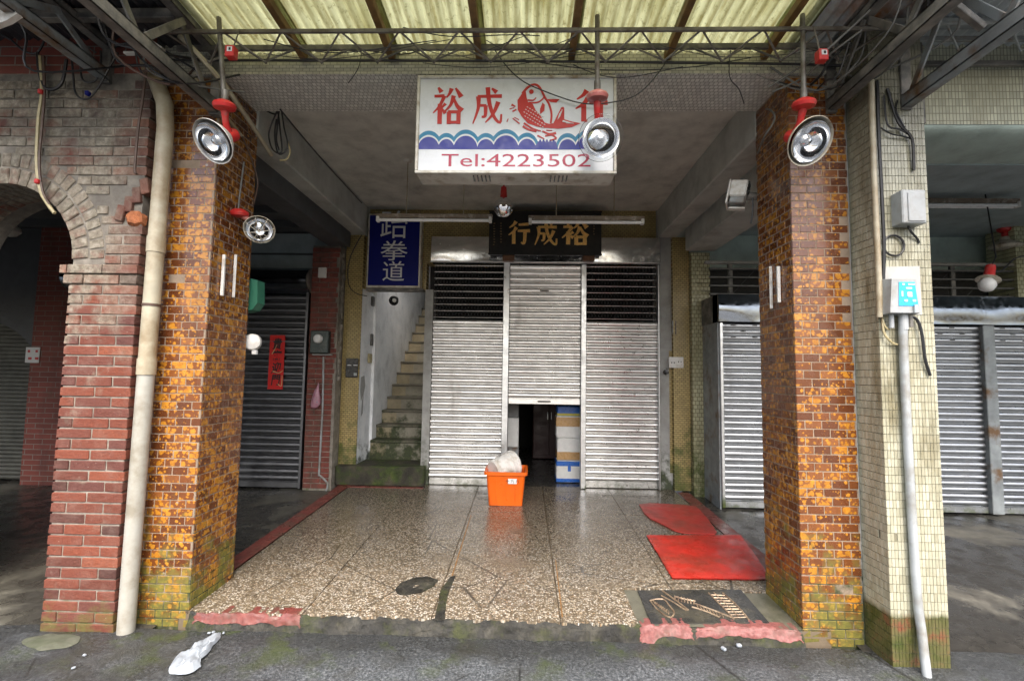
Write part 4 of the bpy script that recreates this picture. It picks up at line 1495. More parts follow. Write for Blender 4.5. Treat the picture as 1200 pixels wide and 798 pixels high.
def channel(g_, A, B, wd, ht, th=.006, open_x=1):
    """U-section running along Y"""
    A, B = V(A), V(B)
    d = (B - A)
    for (x0, x1, z0, z1) in ((-wd / 2, wd / 2, -ht / 2, -ht / 2 + th), (-wd / 2, wd / 2, ht / 2 - th, ht / 2), (-open_x * wd / 2, -open_x * (wd / 2 - th), -ht / 2, ht / 2)):
        a, b = min(x0, x1), max(x0, x1)
        vs = [(A.x + q, A.y, A.z + r) for q, r in ((a, z0), (b, z0), (b, z1), (a, z1))] + [(B.x + q, B.y, B.z + r) for q, r in ((a, z0), (b, z0), (b, z1), (a, z1))]
        g_.add(vs, [(0, 1, 2, 3), (4, 7, 6, 5), (0, 4, 5, 1), (1, 5, 6, 2), (2, 6, 7, 3), (3, 7, 4, 0)])
    return g_


def truss(x, yb, zb, mat, label, wd=.05, ht=.075, ztop=3.70, op=1):
    t_ = thing('roof_truss', (x, yb, zb), label, 'truss', 'steel trusses over the street')
    channel(G(), (x, yb, zb), (x, 1.7, zb + .015), wd, ht, .007, op).build('bottom_chord', mat, t_)
    channel(G(), (x, yb, ztop), (x, 1.7, ztop + .05), wd, .05, .006, op).build('top_chord', 'steel', t_)
    G().cbox((x, yb + .02, (zb + ztop) / 2), (wd, .05, ztop - zb + .1), .003).build('end_post', 'steel', t_)
    ys = [yb - .05, yb - .32, yb - .60, yb - .88, yb - 1.15]
    for i in range(4):
        za, zc = (zb + .03, ztop - .02) if i % 2 == 0 else (ztop - .02, zb + .03)
        a, b = V((x - .01 * (-1) ** i, ys[i], za)), V((x - .01 * (-1) ** i, ys[i + 1], zc))
        d = b - a
        m = d.to_track_quat('Z', 'Y').to_matrix()
        G().cbox((a + b) / 2, (.012, .04, d.length), .002, m).build('web', mat, t_)
    return t_


truss(-2.05, 2.95, 3.335, 'steel', 'dusty dark steel truss resting above the orange pillar by the brick wall', .06, .075, op=-1)
truss(-2.72, 2.87, 3.50, 'steel_g', 'grey green steel truss above the brick arch hung with wires', .06, .07, op=-1)
truss(1.93, 2.97, 3.36, 'steel', 'dusty steel truss resting above the orange pillar by the cream pillar', .06, .07, op=1)
truss(2.24, 2.78, 3.27, 'steel_g', 'grey steel truss bolted to the front of the cream mosaic pillar', .06, .075, op=1)
# short props that tie the trusses together
for (a, b, lab) in (((1.93, 2.55, 3.40), (2.24, 2.55, 3.62), 'steel strut linking the two trusses by the cream pillar'),
                    ((-2.05, 2.5, 3.40), (-2.45, 2.5, 3.66), 'steel strut slanting from the dusty truss beside the drainpipe'),
                    ((1.93, 2.3, 3.64), (2.24, 2.3, 3.36), 'steel strut crossing between the trusses above the meter pillar')):
    a, b = V(a), V(b)
    m = (b - a).to_track_quat('Z', 'Y').to_matrix()
    tag(G().cbox((a + b) / 2, (.035, .03, (b - a).length), .003, m).build('strut', 'steel'), lab, 'strut')
# corner post of the canopy against the cream pillar
tag(G().cbox((2.40, 2.90, 3.46), (.05, .06, .55), .004).build('bracket_post', 'steel'), 'dark steel post beside the cream pillar under the side canopy', 'post')
# rail along the right lintel
tag(G().cbox((5.2, 2.955, 3.62), (5.6, .03, .03), .004).build('angle_rail', 'steel'), 'dark angle rail along the greenish mosaic lintel', 'rail')
gd2 = thing('lattice_girder', (3.6, 2.7, 3.5), 'slim dark lattice girder under the rusty side canopy', 'girder')
for (c, ht) in ((V((0, 2.62, 3.63)), .022), (V((0, 2.80, 3.67)), .03)):
    G().cbox((4.2, c.y, c.z), (3.9, .018, ht), .002).build('chord', 'steel_g', gd2)
x = 2.35
while x < 6:
    G().tube([V((x, 2.62, 3.63)), V((x + .17, 2.74, 3.55)), V((x + .35, 2.80, 3.67))], .006, 6).build('zigzag_rod', 'steel_g', gd2)
    x += .35
# loose slanting pipe at the left and flue pipes
pa, pb = at(212, 45, Y=2.75), at(262, 98, Y=2.93)
cable('slanting_pipe', [at(210, 42, Y=2.70), at(262, 98, Y=2.90), at(318, 182, Y=3.55)], .016, 'pvc', 'yellowed thin pipe slanting down behind the lamp by the orange pillar', 'pipe', k=2)
cable('slanting_pipe', [at(228, 92, Y=2.88), at(250, 118, Y=2.94), at(284, 160, X=-2.025)], .010, 'pvc', 'thin yellowed conduit slanting across the top of the orange pillar', 'pipe', k=2)

# ================================================================ SIGNS
# hanging light-box sign
SX0, SX1 = at(487.5, 150, Y=2.955).x, at(722.5, 150, Y=2.955).x
SZ1, SZ0 = at(605, 88.5, Y=2.955).z, at(605, 203.5, Y=2.955).z
SY = 2.955
sg = thing('light_box_sign', ((SX0 + SX1) / 2, SY + .1, SZ0), 'white light box sign with red carp, blue waves and telephone number', 'sign')
G().cbox(((SX0 + SX1) / 2, SY + .11, (SZ0 + SZ1) / 2), (SX1 - SX0 - .012, .19, SZ1 - SZ0 - .012), .004).build('case', 'signframe', sg)
fw = .019
for (x0, x1, z0, z1) in ((SX0, SX1, SZ1 - fw, SZ1), (SX0, SX1, SZ0, SZ0 + fw), (SX0, SX0 + fw, SZ0 + fw + .0005, SZ1 - fw - .0005), (SX1 - fw, SX1, SZ0 + fw + .0005, SZ1 - fw - .0005)):
    G().cbox(((x0 + x1) / 2, SY + .01, (z0 + z1) / 2), (x1 - x0, .03, z1 - z0), .003).build('frame_strip', 'signframe', sg)
fx0, fx1, fz0, fz1 = SX0 + fw, SX1 - fw, SZ0 + fw, SZ1 - fw
face = G().box(fx0, fx1, SY + .008, SY + .014, fz0, fz1).build('face', 'signface', sg)
FY = SY + .008
# zoomed sign picture: face spans x 55..1092, y 145..635
SU, SVv = (fx1 - fx0) / (1092 - 55), (fz1 - fz0) / (635 - 145)


def sp(u, v):
    return (fx0 + (u - 55) * SU, fz1 - (v - 145) * SVv)


lobes = [(108, 58, 66), (203, 44, 54), (307, 64, 72), (415, 46, 54), (522, 68, 74), (634, 48, 56), (738, 62, 56), (850, 46, 54), (955, 64, 72), (1060, 50, 54)]
for mat_, ex, top, lay in (('teal_ink', 33, 1.0, .0006), ('white_ink', 10, 1.0, .0011), ('blue_ink', 0, 1.0, .0016)):
    cols = []
    k = 260
    for i in range(k + 1):
        u = 56 + (1091 - 56) * i / k
        h = 0
        for cx, rx, rz in lobes:
            if mat_ == 'teal_ink' and cx == 738:
                continue
            if mat_ == 'white_ink' and cx == 738:
                continue
            q = 1 - ((u - cx) / (rx + ex * .55)) ** 2
            if q > 0:
                h = max(h, (rz + ex) * math.sqrt(q))
        if mat_ == 'blue_ink' and 690 < u < 790:
            h = 48 + 8 * math.sin(u * .35)
        cols.append((u, h))
    gg = G()
    for (u0, h0), (u1, h1) in zip(cols[:-1], cols[1:]):
        if h0 < 1 and h1 < 1:
            continue
        a, b = sp(u0, 522), sp(u1, 522)
        c_, d_ = sp(u1, 522 - h1), sp(u0, 522 - h0)
        gg.add([(p[0], FY - lay, p[1]) for p in (a, b, c_, d_)], [(0, 1, 2, 3)])
    gg.build('wave_band', mat_, face, False, False)['kind'] = 'stuff'
# red characters
for key, u0, u1, v0, v1 in (('yu', 128, 284, 192, 388), ('cheng', 340, 500, 192, 386), ('xing', 888, 1062, 205, 374)):
    gg = G()
    a, b = sp(u0, v1), sp(u1, v0)
    strokes(gg, CH[key], a, b[0] - a[0], b[1] - a[1], .001, FY - .0006, 1.3)
    gg.build('character', 'red_ink', face)


# leaping carp, drawn from a 887x798 enlargement of photo region (590,80)-(690,170)
def cpx(u, v):
    return sp((590 + u / 8.87 - 480) * 4.615, (80 + v / 8.87 - 60) * 4.615)


def poly(pts, lay, mat_, name):
    P = [(cpx(*p)[0], FY - lay, cpx(*p)[1]) for p in pts]
    Q = [(x, FY - lay + .0004, z) for x, y, z in P]
    k_ = len(P)
    return G().add(P + Q, [list(range(k_)), list(range(k_, 2 * k_))[::-1]] + [[i, (i + 1) % k_, (i + 1) % k_ + k_, i + k_] for i in range(k_)]).build(name, mat_, face)


def cst(lst, lay, mat_, name):
    gg = G()
    for pts, w0, w1 in lst:
        lay += .0001
        P = [cpx(*p) for p in pts]
        strokes(gg, [(P, w0, w1)], (0, 0), 1, 1, lay - .0002, FY - .0002)
    return gg.build(name, mat_, face)


q = SU * 4.615 / 8.87
poly([(140, 325), (190, 250), (222, 215), (235, 300), (250, 345), (300, 365), (330, 430), (372, 470), (420, 552), (470, 568), (512, 560), (545, 490), (590, 400), (612, 392), (622, 405), (622, 520), (700, 543), (792, 560), (700, 600), (560, 616), (400, 606), (330, 590), (250, 560), (185, 490), (145, 425)], .0030, 'red_ink', 'carp_body')
cst([([(190, 255), (250, 188), (318, 163), (368, 195), (420, 292), (468, 370), (492, 470), (484, 560)], 24 * q, 20 * q), ([(420, 290), (355, 345), (255, 350)], 14 * q, 16 * q), ([(332, 298), (302, 325), (245, 322)], 10 * q, 16 * q)], .0032, 'red_ink', 'carp_outline')
poly([(282 + 24 * math.cos(a), 238 + 24 * math.sin(a)) for a in [k * math.pi / 7 for k in range(14)]], .0034, 'red_ink', 'carp_eye')
poly([(373, 470), (375, 410), (398, 350), (422, 372), (418, 432), (392, 455)], .0034, 'red_ink', 'carp_fin')
poly([(440, 314), (575, 314), (540, 350), (478, 343)], .0034, 'red_ink', 'carp_fin')
sl = []
for i in range(9):
    for j in range(4):
        u, v = 190 + i * 26 + j * 16, 470 + i * 16 - j * 26
        if 190 < u < 420:
            sl.append(([(u, v), (u + 14, v + 8)], 7 * q, 5 * q))
for k in range(3):
    sl.append(([(600 - 12 * k, 425 + 18 * k), (575 - 10 * k, 500 + 12 * k)], 7 * q, 5 * q))
sl += [([(605, 540), (690, 562)], 18 * q, 6 * q), ([(640, 560), (720, 565)], 8 * q, 4 * q)]
cst(sl, .0040, 'white_ink', 'carp_scale_lights')['kind'] = 'stuff'
cst([([(60, 415), (110, 400)], 8 * q, 8 * q), ([(80, 370), (120, 390)], 22 * q, 10 * q), ([(90, 440), (130, 420)], 12 * q, 14 * q), ([(35, 545), (48, 515)], 10 * q, 8 * q), ([(95, 510), (165, 565)], 10 * q, 12 * q), ([(110, 500), (160, 525)], 6 * q, 6 * q),
     ([(200, 590), (260, 625), (340, 645)], 22 * q, 16 * q), ([(210, 560), (300, 615), (385, 640)], 20 * q, 10 * q), ([(350, 685), (420, 720)], 14 * q, 10 * q), ([(400, 640), (470, 670), (540, 660)], 16 * q, 22 * q), ([(430, 690), (500, 680), (545, 715)], 14 * q, 16 * q), ([(480, 735), (545, 715)], 10 * q, 14 * q), ([(440, 632), (500, 635)], 8 * q, 6 * q)], .0036, 'red_ink', 'carp_splash')['kind'] = 'stuff'
me = text_mesh('Tel:4223502', 1.0, 'phone_number', 'crim_ink', .0006)
xsv = [v.co.x for v in me.vertices]
zsv = [v.co.z for v in me.vertices]
a, b = sp(180, 612), sp(972, 546)
kx, kz = (b[0] - a[0]) / (max(xsv) - min(xsv)), (b[1] - a[1]) / (max(zsv) - min(zsv))
mx_, mz_ = (max(xsv) + min(xsv)) / 2, (max(zsv) + min(zsv)) / 2
for v in me.vertices:
    v.co = ((v.co.x - mx_) * kx, v.co.y, (v.co.z - mz_) * kz)
inst('phone_number', me, ((a[0] + b[0]) / 2, FY - .0008, (a[1] + b[1]) / 2), face)
# vents in the underside and hangers up to the lintel
for (u0) in (.29, .68):
    for k in range(5):
        x = SX0 + (SX1 - SX0) * (u0 + .02 * k)
        G().cbox((x, SY + .09, SZ0 + .004), (.008, .09, .008), .001).build('vent_slot', 'black_pl', sg)
for x in (SX0 + .12, SX1 - .12):
    G().cbox((x, SY + .1, (SZ1 + LZ) / 2 - .004), (.03, .03, LZ - SZ1 + .02), .002).build('hanger', 'steel', sg)

# blue sign over the stair door
BY = 5.86
bx_0, bx_1 = at(430, 295, Y=BY).x, at(493, 295, Y=BY).x
bz1, bz0 = at(462, 250.5, Y=BY).z, at(462, 337, Y=BY).z
bs_ = thing('blue_sign', ((bx_0 + bx_1) / 2, BY + .05, bz0), 'blue vertical box sign with white characters above the stair door', 'sign')
G().cbox(((bx_0 + bx_1) / 2, BY + .075, (bz0 + bz1) / 2), (bx_1 - bx_0, .13, bz1 - bz0), .006).build('case', 'signframe', bs_)
pan = G().box(bx_0 + .022, bx_1 - .022, BY + .004, BY + .012, bz0 + .026, bz1 - .022).build('panel', 'bluepanel', bs_)
for ch_, u0, u1, v0, v1 in (('\u8dc6', 445.5, 478, 247, 279), ('\u62f3', 445.5, 478, 282, 305), ('\u9053', 448, 474, 306, 329)):
    me = text_mesh(ch_, 1.0, 'character', 'white_ink', .0008, 1.0, .0)
    xsv = [v.co.x for v in me.vertices]
    zsv = [v.co.z for v in me.vertices]
    A, B = at(u0, v1, Y=BY), at(u1, v0, Y=BY)
    kx, kz = (B.x - A.x) / (max(xsv) - min(xsv)), (B.z - A.z) / (max(zsv) - min(zsv))
    mx_, mz_ = (max(xsv) + min(xsv)) / 2, (max(zsv) + min(zsv)) / 2
    for v in me.vertices:
        v.co = ((v.co.x - mx_) * kx, v.co.y, (v.co.z - mz_) * kz)
    inst('character', me, ((A.x + B.x) / 2, BY + .0035, (A.z + B.z) / 2), pan)
G().cbox(((bx_0 + bx_1) / 2 + .01, BY + .1, bz0 - .018), (bx_1 - bx_0 + .05, .12, .028), .003).build('support_angle', 'steel', bs_)

# black plaque with gold characters
PY = 5.74
px0, px1 = at(573, 275, Y=PY).x, at(705, 275, Y=PY).x
pz1, pz0 = at(638, 247.5, Y=PY).z, at(638, 299, Y=PY).z
pq = thing('shop_plaque', ((px0 + px1) / 2, PY + .03, pz0), 'black wooden shop plaque with three gold brush characters above the half raised shutter', 'plaque')
bd = G().cbox(((px0 + px1) / 2, PY + .02, (pz0 + pz1) / 2), (px1 - px0, .04, pz1 - pz0), .006).build('board', 'black_l', pq)
for (x0, x1, z0, z1) in ((px0, px1, pz1 - .02, pz1), (px0, px1, pz0, pz0 + .02)):
    G().cbox(((x0 + x1) / 2, PY - .004, (z0 + z1) / 2), (x1 - x0 + .01, .012, z1 - z0), .003).build('moulding', 'black_l', pq)
rr2 = random.Random(5)
for key, u0, u1, v0, v1 in (('xing', 595, 621, 259.5, 286), ('cheng', 626, 653, 260, 287), ('yu', 659, 689, 260, 287)):
    gg = G()
    A, B = at(u0, v1, Y=PY), at(u1, v0, Y=PY)
    strokes(gg, CH[key], (A.x, A.z), B.x - A.x, B.z - A.z, .005, PY + .0005, 1.35, .015, rr2)
    gg.build('character', 'gold', bd)
gg = G()
for (u, n_) in ((579, 9), (587, 8), (696, 5)):
    for k in range(n_):
        p = at(u, 262 + 3.1 * k, Y=PY)
        gg.cbox((p.x + rr2.uniform(-.004, .004), PY - .0005, p.z), (rr2.uniform(.012, .024), .002, rr2.uniform(.008, .016)), .0006)
gg.build('small_inscription', 'gold_d', bd)['kind'] = 'stuff'
for u in (596, 690):
    p = at(u, 302, Y=PY + .05)
    b_ = G().cbox((p.x, PY + .075, p.z), (.145, .11, .085), .012)
    for k in range(3):
        b_.lathe([(0, -.012), (.018, -.010), (.022, 0), (0, 0)], (p.x - .045 + .045 * k, PY + .019, p.z), (0, -1, 0), 10)
    b_.build('carved_bracket', 'wood', pq)

# red new-year paper strip on the dark shutter
ry = YL - .026
A, B = at(313.5, 456, Y=ry), at(334.5, 393, Y=ry)
rp = thing('paper_strip', ((A.x + B.x) / 2, ry, A.z), 'red paper strip with black brush characters on the dark shutter', 'paper strip')
gg = G().grid(lambda u, v: (A.x + (B.x - A.x) * u, ry - .003 + .002 * math.sin(v * 30), A.z + (B.z - A.z) * v), 3, 30)
gg.grid(lambda u, v: (A.x + (B.x - A.x) * u, ry - .0015 + .002 * math.sin(v * 30), A.z + (B.z - A.z) * v), 3, 30)
gg.build('sheet', 'red_paper', rp, True)
for k, ch_ in enumerate('\u8cb4\u5ba2\u8fce\u9580'):
    me = text_mesh(ch_, .145, 'character', 'ink', .0006, 1.0, .003)
    xsv = [v.co.x for v in me.vertices]
    zsv = [v.co.z for v in me.vertices]
    for v in me.vertices:
        v.co.x = (v.co.x - (max(xsv) + min(xsv)) / 2) * .8 + v.co.z * .12
        v.co.z -= (max(zsv) + min(zsv)) / 2
    inst('character', me, ((A.x + B.x) / 2 + .004, ry - .007, B.z - .105 - .148 * k), rp)
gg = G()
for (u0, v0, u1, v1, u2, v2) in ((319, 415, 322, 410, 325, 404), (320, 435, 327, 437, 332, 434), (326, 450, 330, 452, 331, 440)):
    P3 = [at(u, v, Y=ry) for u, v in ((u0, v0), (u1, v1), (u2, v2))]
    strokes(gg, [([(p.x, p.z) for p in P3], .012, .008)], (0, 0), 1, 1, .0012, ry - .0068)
gg.build('painted_glint', 'glint_ink', rp)  # pale strokes paint the light reflected off the brush ink

# ================================================================ LAMPS
def heat_lamp(name, top, cap, dish, Y, size, aim, label, capmat='red_pl', neckmat='red_pl', conduit=True, guard=True, shade=True, group='reflector lamps with red holders', shademat='shade'):
    """conduit down to a round cap, a jointed neck and a mirror bulb in a shade"""
    C_, D_ = at(*cap, Y=Y), at(*dish, Y=Y)
    L_ = thing(name, C_, label, 'lamp', group)
    ax = V(aim).normalized()
    s = size
    if conduit:
        T_ = at(*top, Y=Y)
        T_ = C_ + (T_ - C_) * ((3.72 - C_.z) / max(.01, T_.z - C_.z)) if T_.z > C_.z else T_
        G().tube([C_ + V((0, 0, .01)), T_], .014, 10).build('conduit', 'conduit', L_, True)
        G().tube([C_ + V((0, 0, .03)), C_ + V((0, 0, .09))], .019, 10).build('coupling', 'conduit', L_, True)
    cp = G().lathe([(0, .03), (.03, .028), (.058, .012), (.064, 0), (.058, -.018), (.03, -.028), (0, -.03)], C_, (0, -.15, 1), 20)
    cp.build('cap', capmat, L_, True)
    back = D_ - ax * (.13 * s)
    mid = (C_ + back) / 2 + V((0, -.01, -.01))
    G().tube(smooth_pts([C_, mid, back], 4), [.022] * 3 + [.019] * 3 + [.026] * 3, 10).build('neck', neckmat, L_, True)
    G().lathe([(0, -.03), (.036, -.028), (.04, .0), (.04, .04), (.034, .055), (0, .056)], back - ax * .02, ax, 18).build('socket', neckmat, L_, True)
    o_ = back
    bl = G().lathe([(.022, .03), (.030, .05), (.066 * s, .085 * s), (.096 * s, .115 * s), (.108 * s, .135 * s), (.106 * s, .142 * s)], o_, ax, 28)
    b_ = bl.build('bulb', 'silver', L_, True)
    G().lathe([(.106 * s, .142 * s), (.092 * s, .116 * s), (.062 * s, .092 * s), (.028 * s, .078 * s), (.016 * s, .086 * s), (.012 * s, .11 * s), (0, .114 * s)], o_, ax, 28).build('mirror_bowl', 'silver', b_, True)
    G().lathe([(.107 * s, .1425 * s), (.07 * s, .156 * s), (.035 * s, .161 * s), (0, .162 * s)], o_, ax, 24).build('lens', 'glass', b_, True)
    if shade:
        sh = G().lathe([(.040, .020), (.062 * s, .045 * s), (.098 * s, .085 * s), (.121 * s, .125 * s), (.129 * s, .134 * s), (.127 * s, .138 * s), (.118 * s, .127 * s), (.096 * s, .09 * s), (.060 * s, .05 * s), (.040, .026)], o_, ax, 36)
        sh.build('shade', shademat, L_, True)
    if guard:
        u = ax.orthogonal().normalized()
        w_ = ax.cross(u)
        gw = G()
        for k in range(4):
            a = math.pi * k / 4
            dvec = u * math.cos(a) + w_ * math.sin(a)
            gw.tube([o_ + ax * .132 * s + dvec * .126 * s * math.cos(q_) + ax * .055 * s * math.sin(q_) for q_ in [math.pi * i / 10 for i in range(11)]], .0016, 4)
        gw.tube([o_ + ax * .165 * s + (u * math.cos(a) + w_ * math.sin(a)) * .08 * s for a in [2 * math.pi * i / 20 for i in range(21)]], .0016, 4)
        gw.build('wire_guard', 'shade', L_)
    return L_


heat_lamp('reflector_lamp', (255, 0), (263, 124), (250, 166), 2.66, 1.0, (-.30, -1, -.85), 'mirror bulb lamp with red cap hanging before the orange pillar by the brick wall', guard=False, shademat='white_pl')
heat_lamp('reflector_lamp', (700, 0), (700, 113), (704, 162), 2.66, 1.0, (.04, -1, -.42), 'mirror bulb lamp with faded pink cap hanging before the fish sign', 'pink_pl', 'red_pl', guard=False, shademat='glass')
heat_lamp('reflector_lamp', (940, 0), (942, 122), (949, 166), 2.66, 1.05, (.22, -1, -.72), 'mirror bulb lamp with red cap hanging before the orange pillar by the cream pillar', guard=False)
# lamp on the side of the orange pillar
C4 = at(279, 250, X=-2.015)
L4 = heat_lamp('reflector_lamp', (279, 200), (280, 250), (304, 269), C4.y, .78, (.45, -.85, -.75), 'mirror bulb lamp on a red wall base on the side of the orange pillar', 'red_pl', 'pink_pl', False)
cable('lamp_lead', [C4 + V((.0, 0, .02)), at(281, 228, X=-2.02), at(286, 190, X=-2.025)], .006, 'cable_g', '', parent=L4)
cable('lamp_lead', [at(297, 240, X=-1.99), at(302, 215, X=-2.01), at(296, 190, X=-2.02), at(284, 160, X=-2.02)], .006, 'cable_br', '', parent=L4)
# lamp under the arcade ceiling
D5 = at(590, 243, Y=4.6)
L5 = thing('reflector_lamp', D5, 'round mirror bulb lamp on a red holder hanging between the two tube lamps', 'lamp', 'reflector lamps with red holders')
G().lathe([(0, -.10), (.05, -.085), (.088, -.045), (.10, .0), (.088, .045), (.055, .08), (.034, .10)], D5, (0, .1, 1), 26).build('bulb', 'silver', L5, True)
G().tube([D5 + V((0, 0, .09)), D5 + V((0, 0, .20))], [.036, .028], 14).build('socket', 'red_pl', L5, True)
G().tube([D5 + V((0, 0, .19)), V((D5.x, D5.y, CZ))], .010, 8).build('rod', 'red_pl', L5, True)
G().lathe([(.0, .0), (.05, .0), (.05, -.02), (.02, -.03)], V((D5.x, D5.y, CZ)), (0, 0, 1), 14).build('ceiling_rose', 'red_pl', L5, True)
# lamps of the right shop
C6 = at(1161, 312, Y=4.4)
L6 = thing('work_lamp', C6, 'white globe bulb in a red holder hanging askew before the barred fanlight', 'lamp')
ax = V((-.42, -.2, -1)).normalized()
G().tube([C6, C6 + ax * .13], [.036, .042], 14).build('socket', 'red_pl', L6, True)
G().lathe([(.042, 0), (.085, .012), (.088, .018), (.05, .02)], C6 + ax * .13, ax, 22).build('rim', 'shade', L6, True)
G().lathe([(.04, 0), (.06, .03), (.066, .06), (.05, .10), (.025, .118), (0, .122)], C6 + ax * .14, ax, 22).build('bulb', 'bulb_w', L6, True)
cable('lead', [C6 + V((-.01, 0, .03)), C6, at(1172, 318, Y=4.4), at(1188, 304, Y=4.5), V((at(1200, 300, Y=4.6)))], .007, 'cable', '', parent=L6)
G().tube([C6 + V((0, 0, -.01)), C6 + V((.10, .05, .10)), V((C6.x + .18, 4.6, 3.42))], .006, 6).build('hanger', 'cable', L6, True)
C7 = at(1177, 268, Z=3.42)
L7 = thing('ceiling_lamp', C7, 'cream shaded ceiling lamp with red base in the right shop', 'lamp')
G().lathe([(.0, 0), (.07, 0), (.065, -.03), (.03, -.05), (.03, -.10), (0, -.10)], C7, (0, 0, 1), 16).build('base', 'red_pl', L7, True)
G().lathe([(.04, -.10), (.05, -.14), (.14, -.19), (.15, -.21), (.13, -.24), (.10, -.245), (0, -.25)], C7, (0, 0, 1), 24).build('shade', 'shade', L7, True)
# dark fan-like blades above it: pendant bracket
C8 = at(12, 270, Y=4.6)
L8 = thing('globe_lamp', C8, 'white globe lamp hanging in the dark behind the brick arch', 'lamp')
G().lathe([(0, -.07), (.05, -.055), (.085, -.015), (.08, .02), (.05, .05), (.03, .06)], C8, (0, 0, 1), 20).build('globe', 'bulb_w', L8, True)
G().tube([C8 + V((0, 0, .05)), C8 + V((0, 0, .13))], [.035, .045], 12).build('socket', 'steel', L8, True)
G().tube([C8 + V((0, 0, .12)), V((C8.x, C8.y, 3.42))], .008, 6).build('rod', 'steel', L8, True)
# small black spot lamp at the stair head
C9 = at(462, 342, Y=6.05)
L9 = thing('spot_lamp', C9, 'small black spot lamp under the blue sign in the stair doorway', 'lamp')
G().tube([V((C9.x, 6.05, 2.69)), C9], .010, 8).build('stem', 'black_pl', L9, True)
ax = V((.02, -1, -.35)).normalized()
p = at(462, 352, Y=6.0)
G().lathe([(0, -.09), (.035, -.085), (.045, -.03), (.06, .02), (.062, .03), (.05, .03), (.03, .0), (0, -.01)], p, ax, 20).build('can', 'black_pl', L9, True)
G().lathe([(.0, .006), (.022, .004), (.026, 0)], p, ax, 14).build('bulb', 'bulb_w', L9, True)


# fluorescent battens
def tube_lamp(a, b, Y, rods, label, ztop, n_tube=1, zoff=0.0, group='white fluorescent tube lamps'):
    A, B = at(*a, Y=Y), at(*b, Y=Y)
    zc = (A.z + B.z) / 2
    t_ = thing('tube_lamp', ((A.x + B.x) / 2, Y, zc), label, 'tube lamp', group)
    G().cbox(((A.x + B.x) / 2, Y + .01, zc + .035), (B.x - A.x, .06, .045), .005).build('batten', 'tubebody', t_)
    for k in range(n_tube):
        y = Y - .012 + .05 * k
        G().tube([(A.x + .015, y, zc - .008), (B.x - .015, y, zc - .008)], .0155, 12).build('tube', 'tube', t_, True)
    for x in (A.x + .02, B.x - .02):
        G().cbox((x, Y - .006, zc + .0), (.03, .05, .055), .004).build('end_holder', 'white_pl', t_)
    for rx in rods:
        p_ = at(rx, 250, Y=Y)
        G().tube([(p_.x, Y + .01, zc + .05), (p_.x, Y + .01, ztop)], .0055, 6).build('hanging_rod', 'pvc', t_, True)
        G().lathe([(0, -.018), (.04, -.016), (.045, 0), (0, 0)], (p_.x, Y + .01, ztop), (0, 0, 1), 16).build('ceiling_cup', 'white_pl', t_, True)
    return t_


tube_lamp((441, 257), (577, 258.5), 4.6, (476, 543), 'white fluorescent tube lamp hanging before the blue sign', CZ)
tube_lamp((619, 259), (755, 261.5), 4.6, (652, 720), 'white fluorescent tube lamp hanging before the black plaque', CZ)
A, B = at(1072, 237, Z=3.33), at(1194, 238, Z=3.33)
tube_lamp((1074, 240), (1194, 240), (A.y + B.y) / 2, (), 'twin tube lamp on the ceiling of the right shop', 3.42, 2)
o = G().cbox(((A.x + B.x) / 2, (A.y + B.y) / 2 + .01, 3.40), (.5, .05, .045), .004)

# ================================================================ WALL FITTINGS
# drainpipe in front of the tile pillar
YP = 2.905
pp = [at(148, 731, Y=YP), at(154, 600, Y=YP), at(167, 440, Y=YP), at(178, 330, Y=YP), at(194, 150, Y=YP), at(193, 122, Y=YP), at(183, 96, Y=YP + .01), at(176, 84, Y=YP + .03)]
dp = thing('drainpipe', (pp[0].x, YP, 0), 'yellowed plastic drainpipe between the brick pillar and orange pillar', 'pipe')
straight = [V((pp[0].x + (pp[4].x - pp[0].x) * k / 8, YP, max(.0, pp[0].z) + (pp[4].z - max(.0, pp[0].z)) * k / 8)) for k in range(9)]
M['pvcm'] = basic('greyed_pvc_pipe', (.42, .415, .37), .45, 0, .18, 5, .05, dirt=(.25, .23, .18), damt=.6, dscale=5)
G().tube([V((straight[0].x, YP, -.01))] + straight[1:5], .046, 20).build('lower_pipe', 'pvcm', dp, True)
G().tube(straight[4:] + smooth_pts([pp[5] + V((0, 0, 0)), pp[6], pp[7], at(168, 66, Y=YP + .05)], 4), .047, 20).build('upper_pipe', 'pvc', dp, True)
for k in (4, 6):
    G().tube([straight[k] + V((0, 0, -.05)), straight[k] + V((0, 0, .05))], .0515, 20).build('joint_collar', 'pvc', dp, True)
G().tube([straight[5] + V((0, 0, -.008)), straight[5] + V((0, 0, .008))], .0505, 20).build('strap', 'cable_br', dp, True)

M['pad'] = m_concrete('whitish_cement_pad', (.42, .42, .40), (.28, .27, .24), .35)
# meter box on the cream pillar
YM = wy0
A, B = at(1036, 369, Y=YM - .05), at(1073, 326, Y=YM - .05)
mb = thing('meter_box', ((A.x + B.x) / 2, YM, A.z), 'grey metal box with blue white sticker on the cream mosaic pillar', 'box')
pb_ = [at(1032, 369, Y=YM), at(1080, 369, Y=YM), at(1077, 312, Y=YM), at(1033, 313, Y=YM)]
G().prism([V((p.x, YM - .004, p.z)) for p in pb_], (0, .008, 0)).build('cement_pad', 'pad', mb)
w0, w1 = (B.x - A.x), (B.x - A.x) * .82
xc, z0, z1 = (A.x + B.x) / 2, A.z, B.z
bk = [(-w0 / 2, 0), (w0 / 2, 0), (w1 / 2, 1), (-w1 / 2, 1)]
gg = G()
vs = [(xc + a, YM - .003, z0 + (z1 - z0) * b) for a, b in bk] + [(xc + a * .9, YM - .085, z0 + (z1 - z0) * (.04 + b * .9)) for a, b in bk]
gg.add(vs, [(0, 1, 2, 3), (4, 7, 6, 5), (0, 4, 5, 1), (1, 5, 6, 2), (2, 6, 7, 3), (3, 7, 4, 0)])
cv = gg.build('cover', 'box_g', mb)
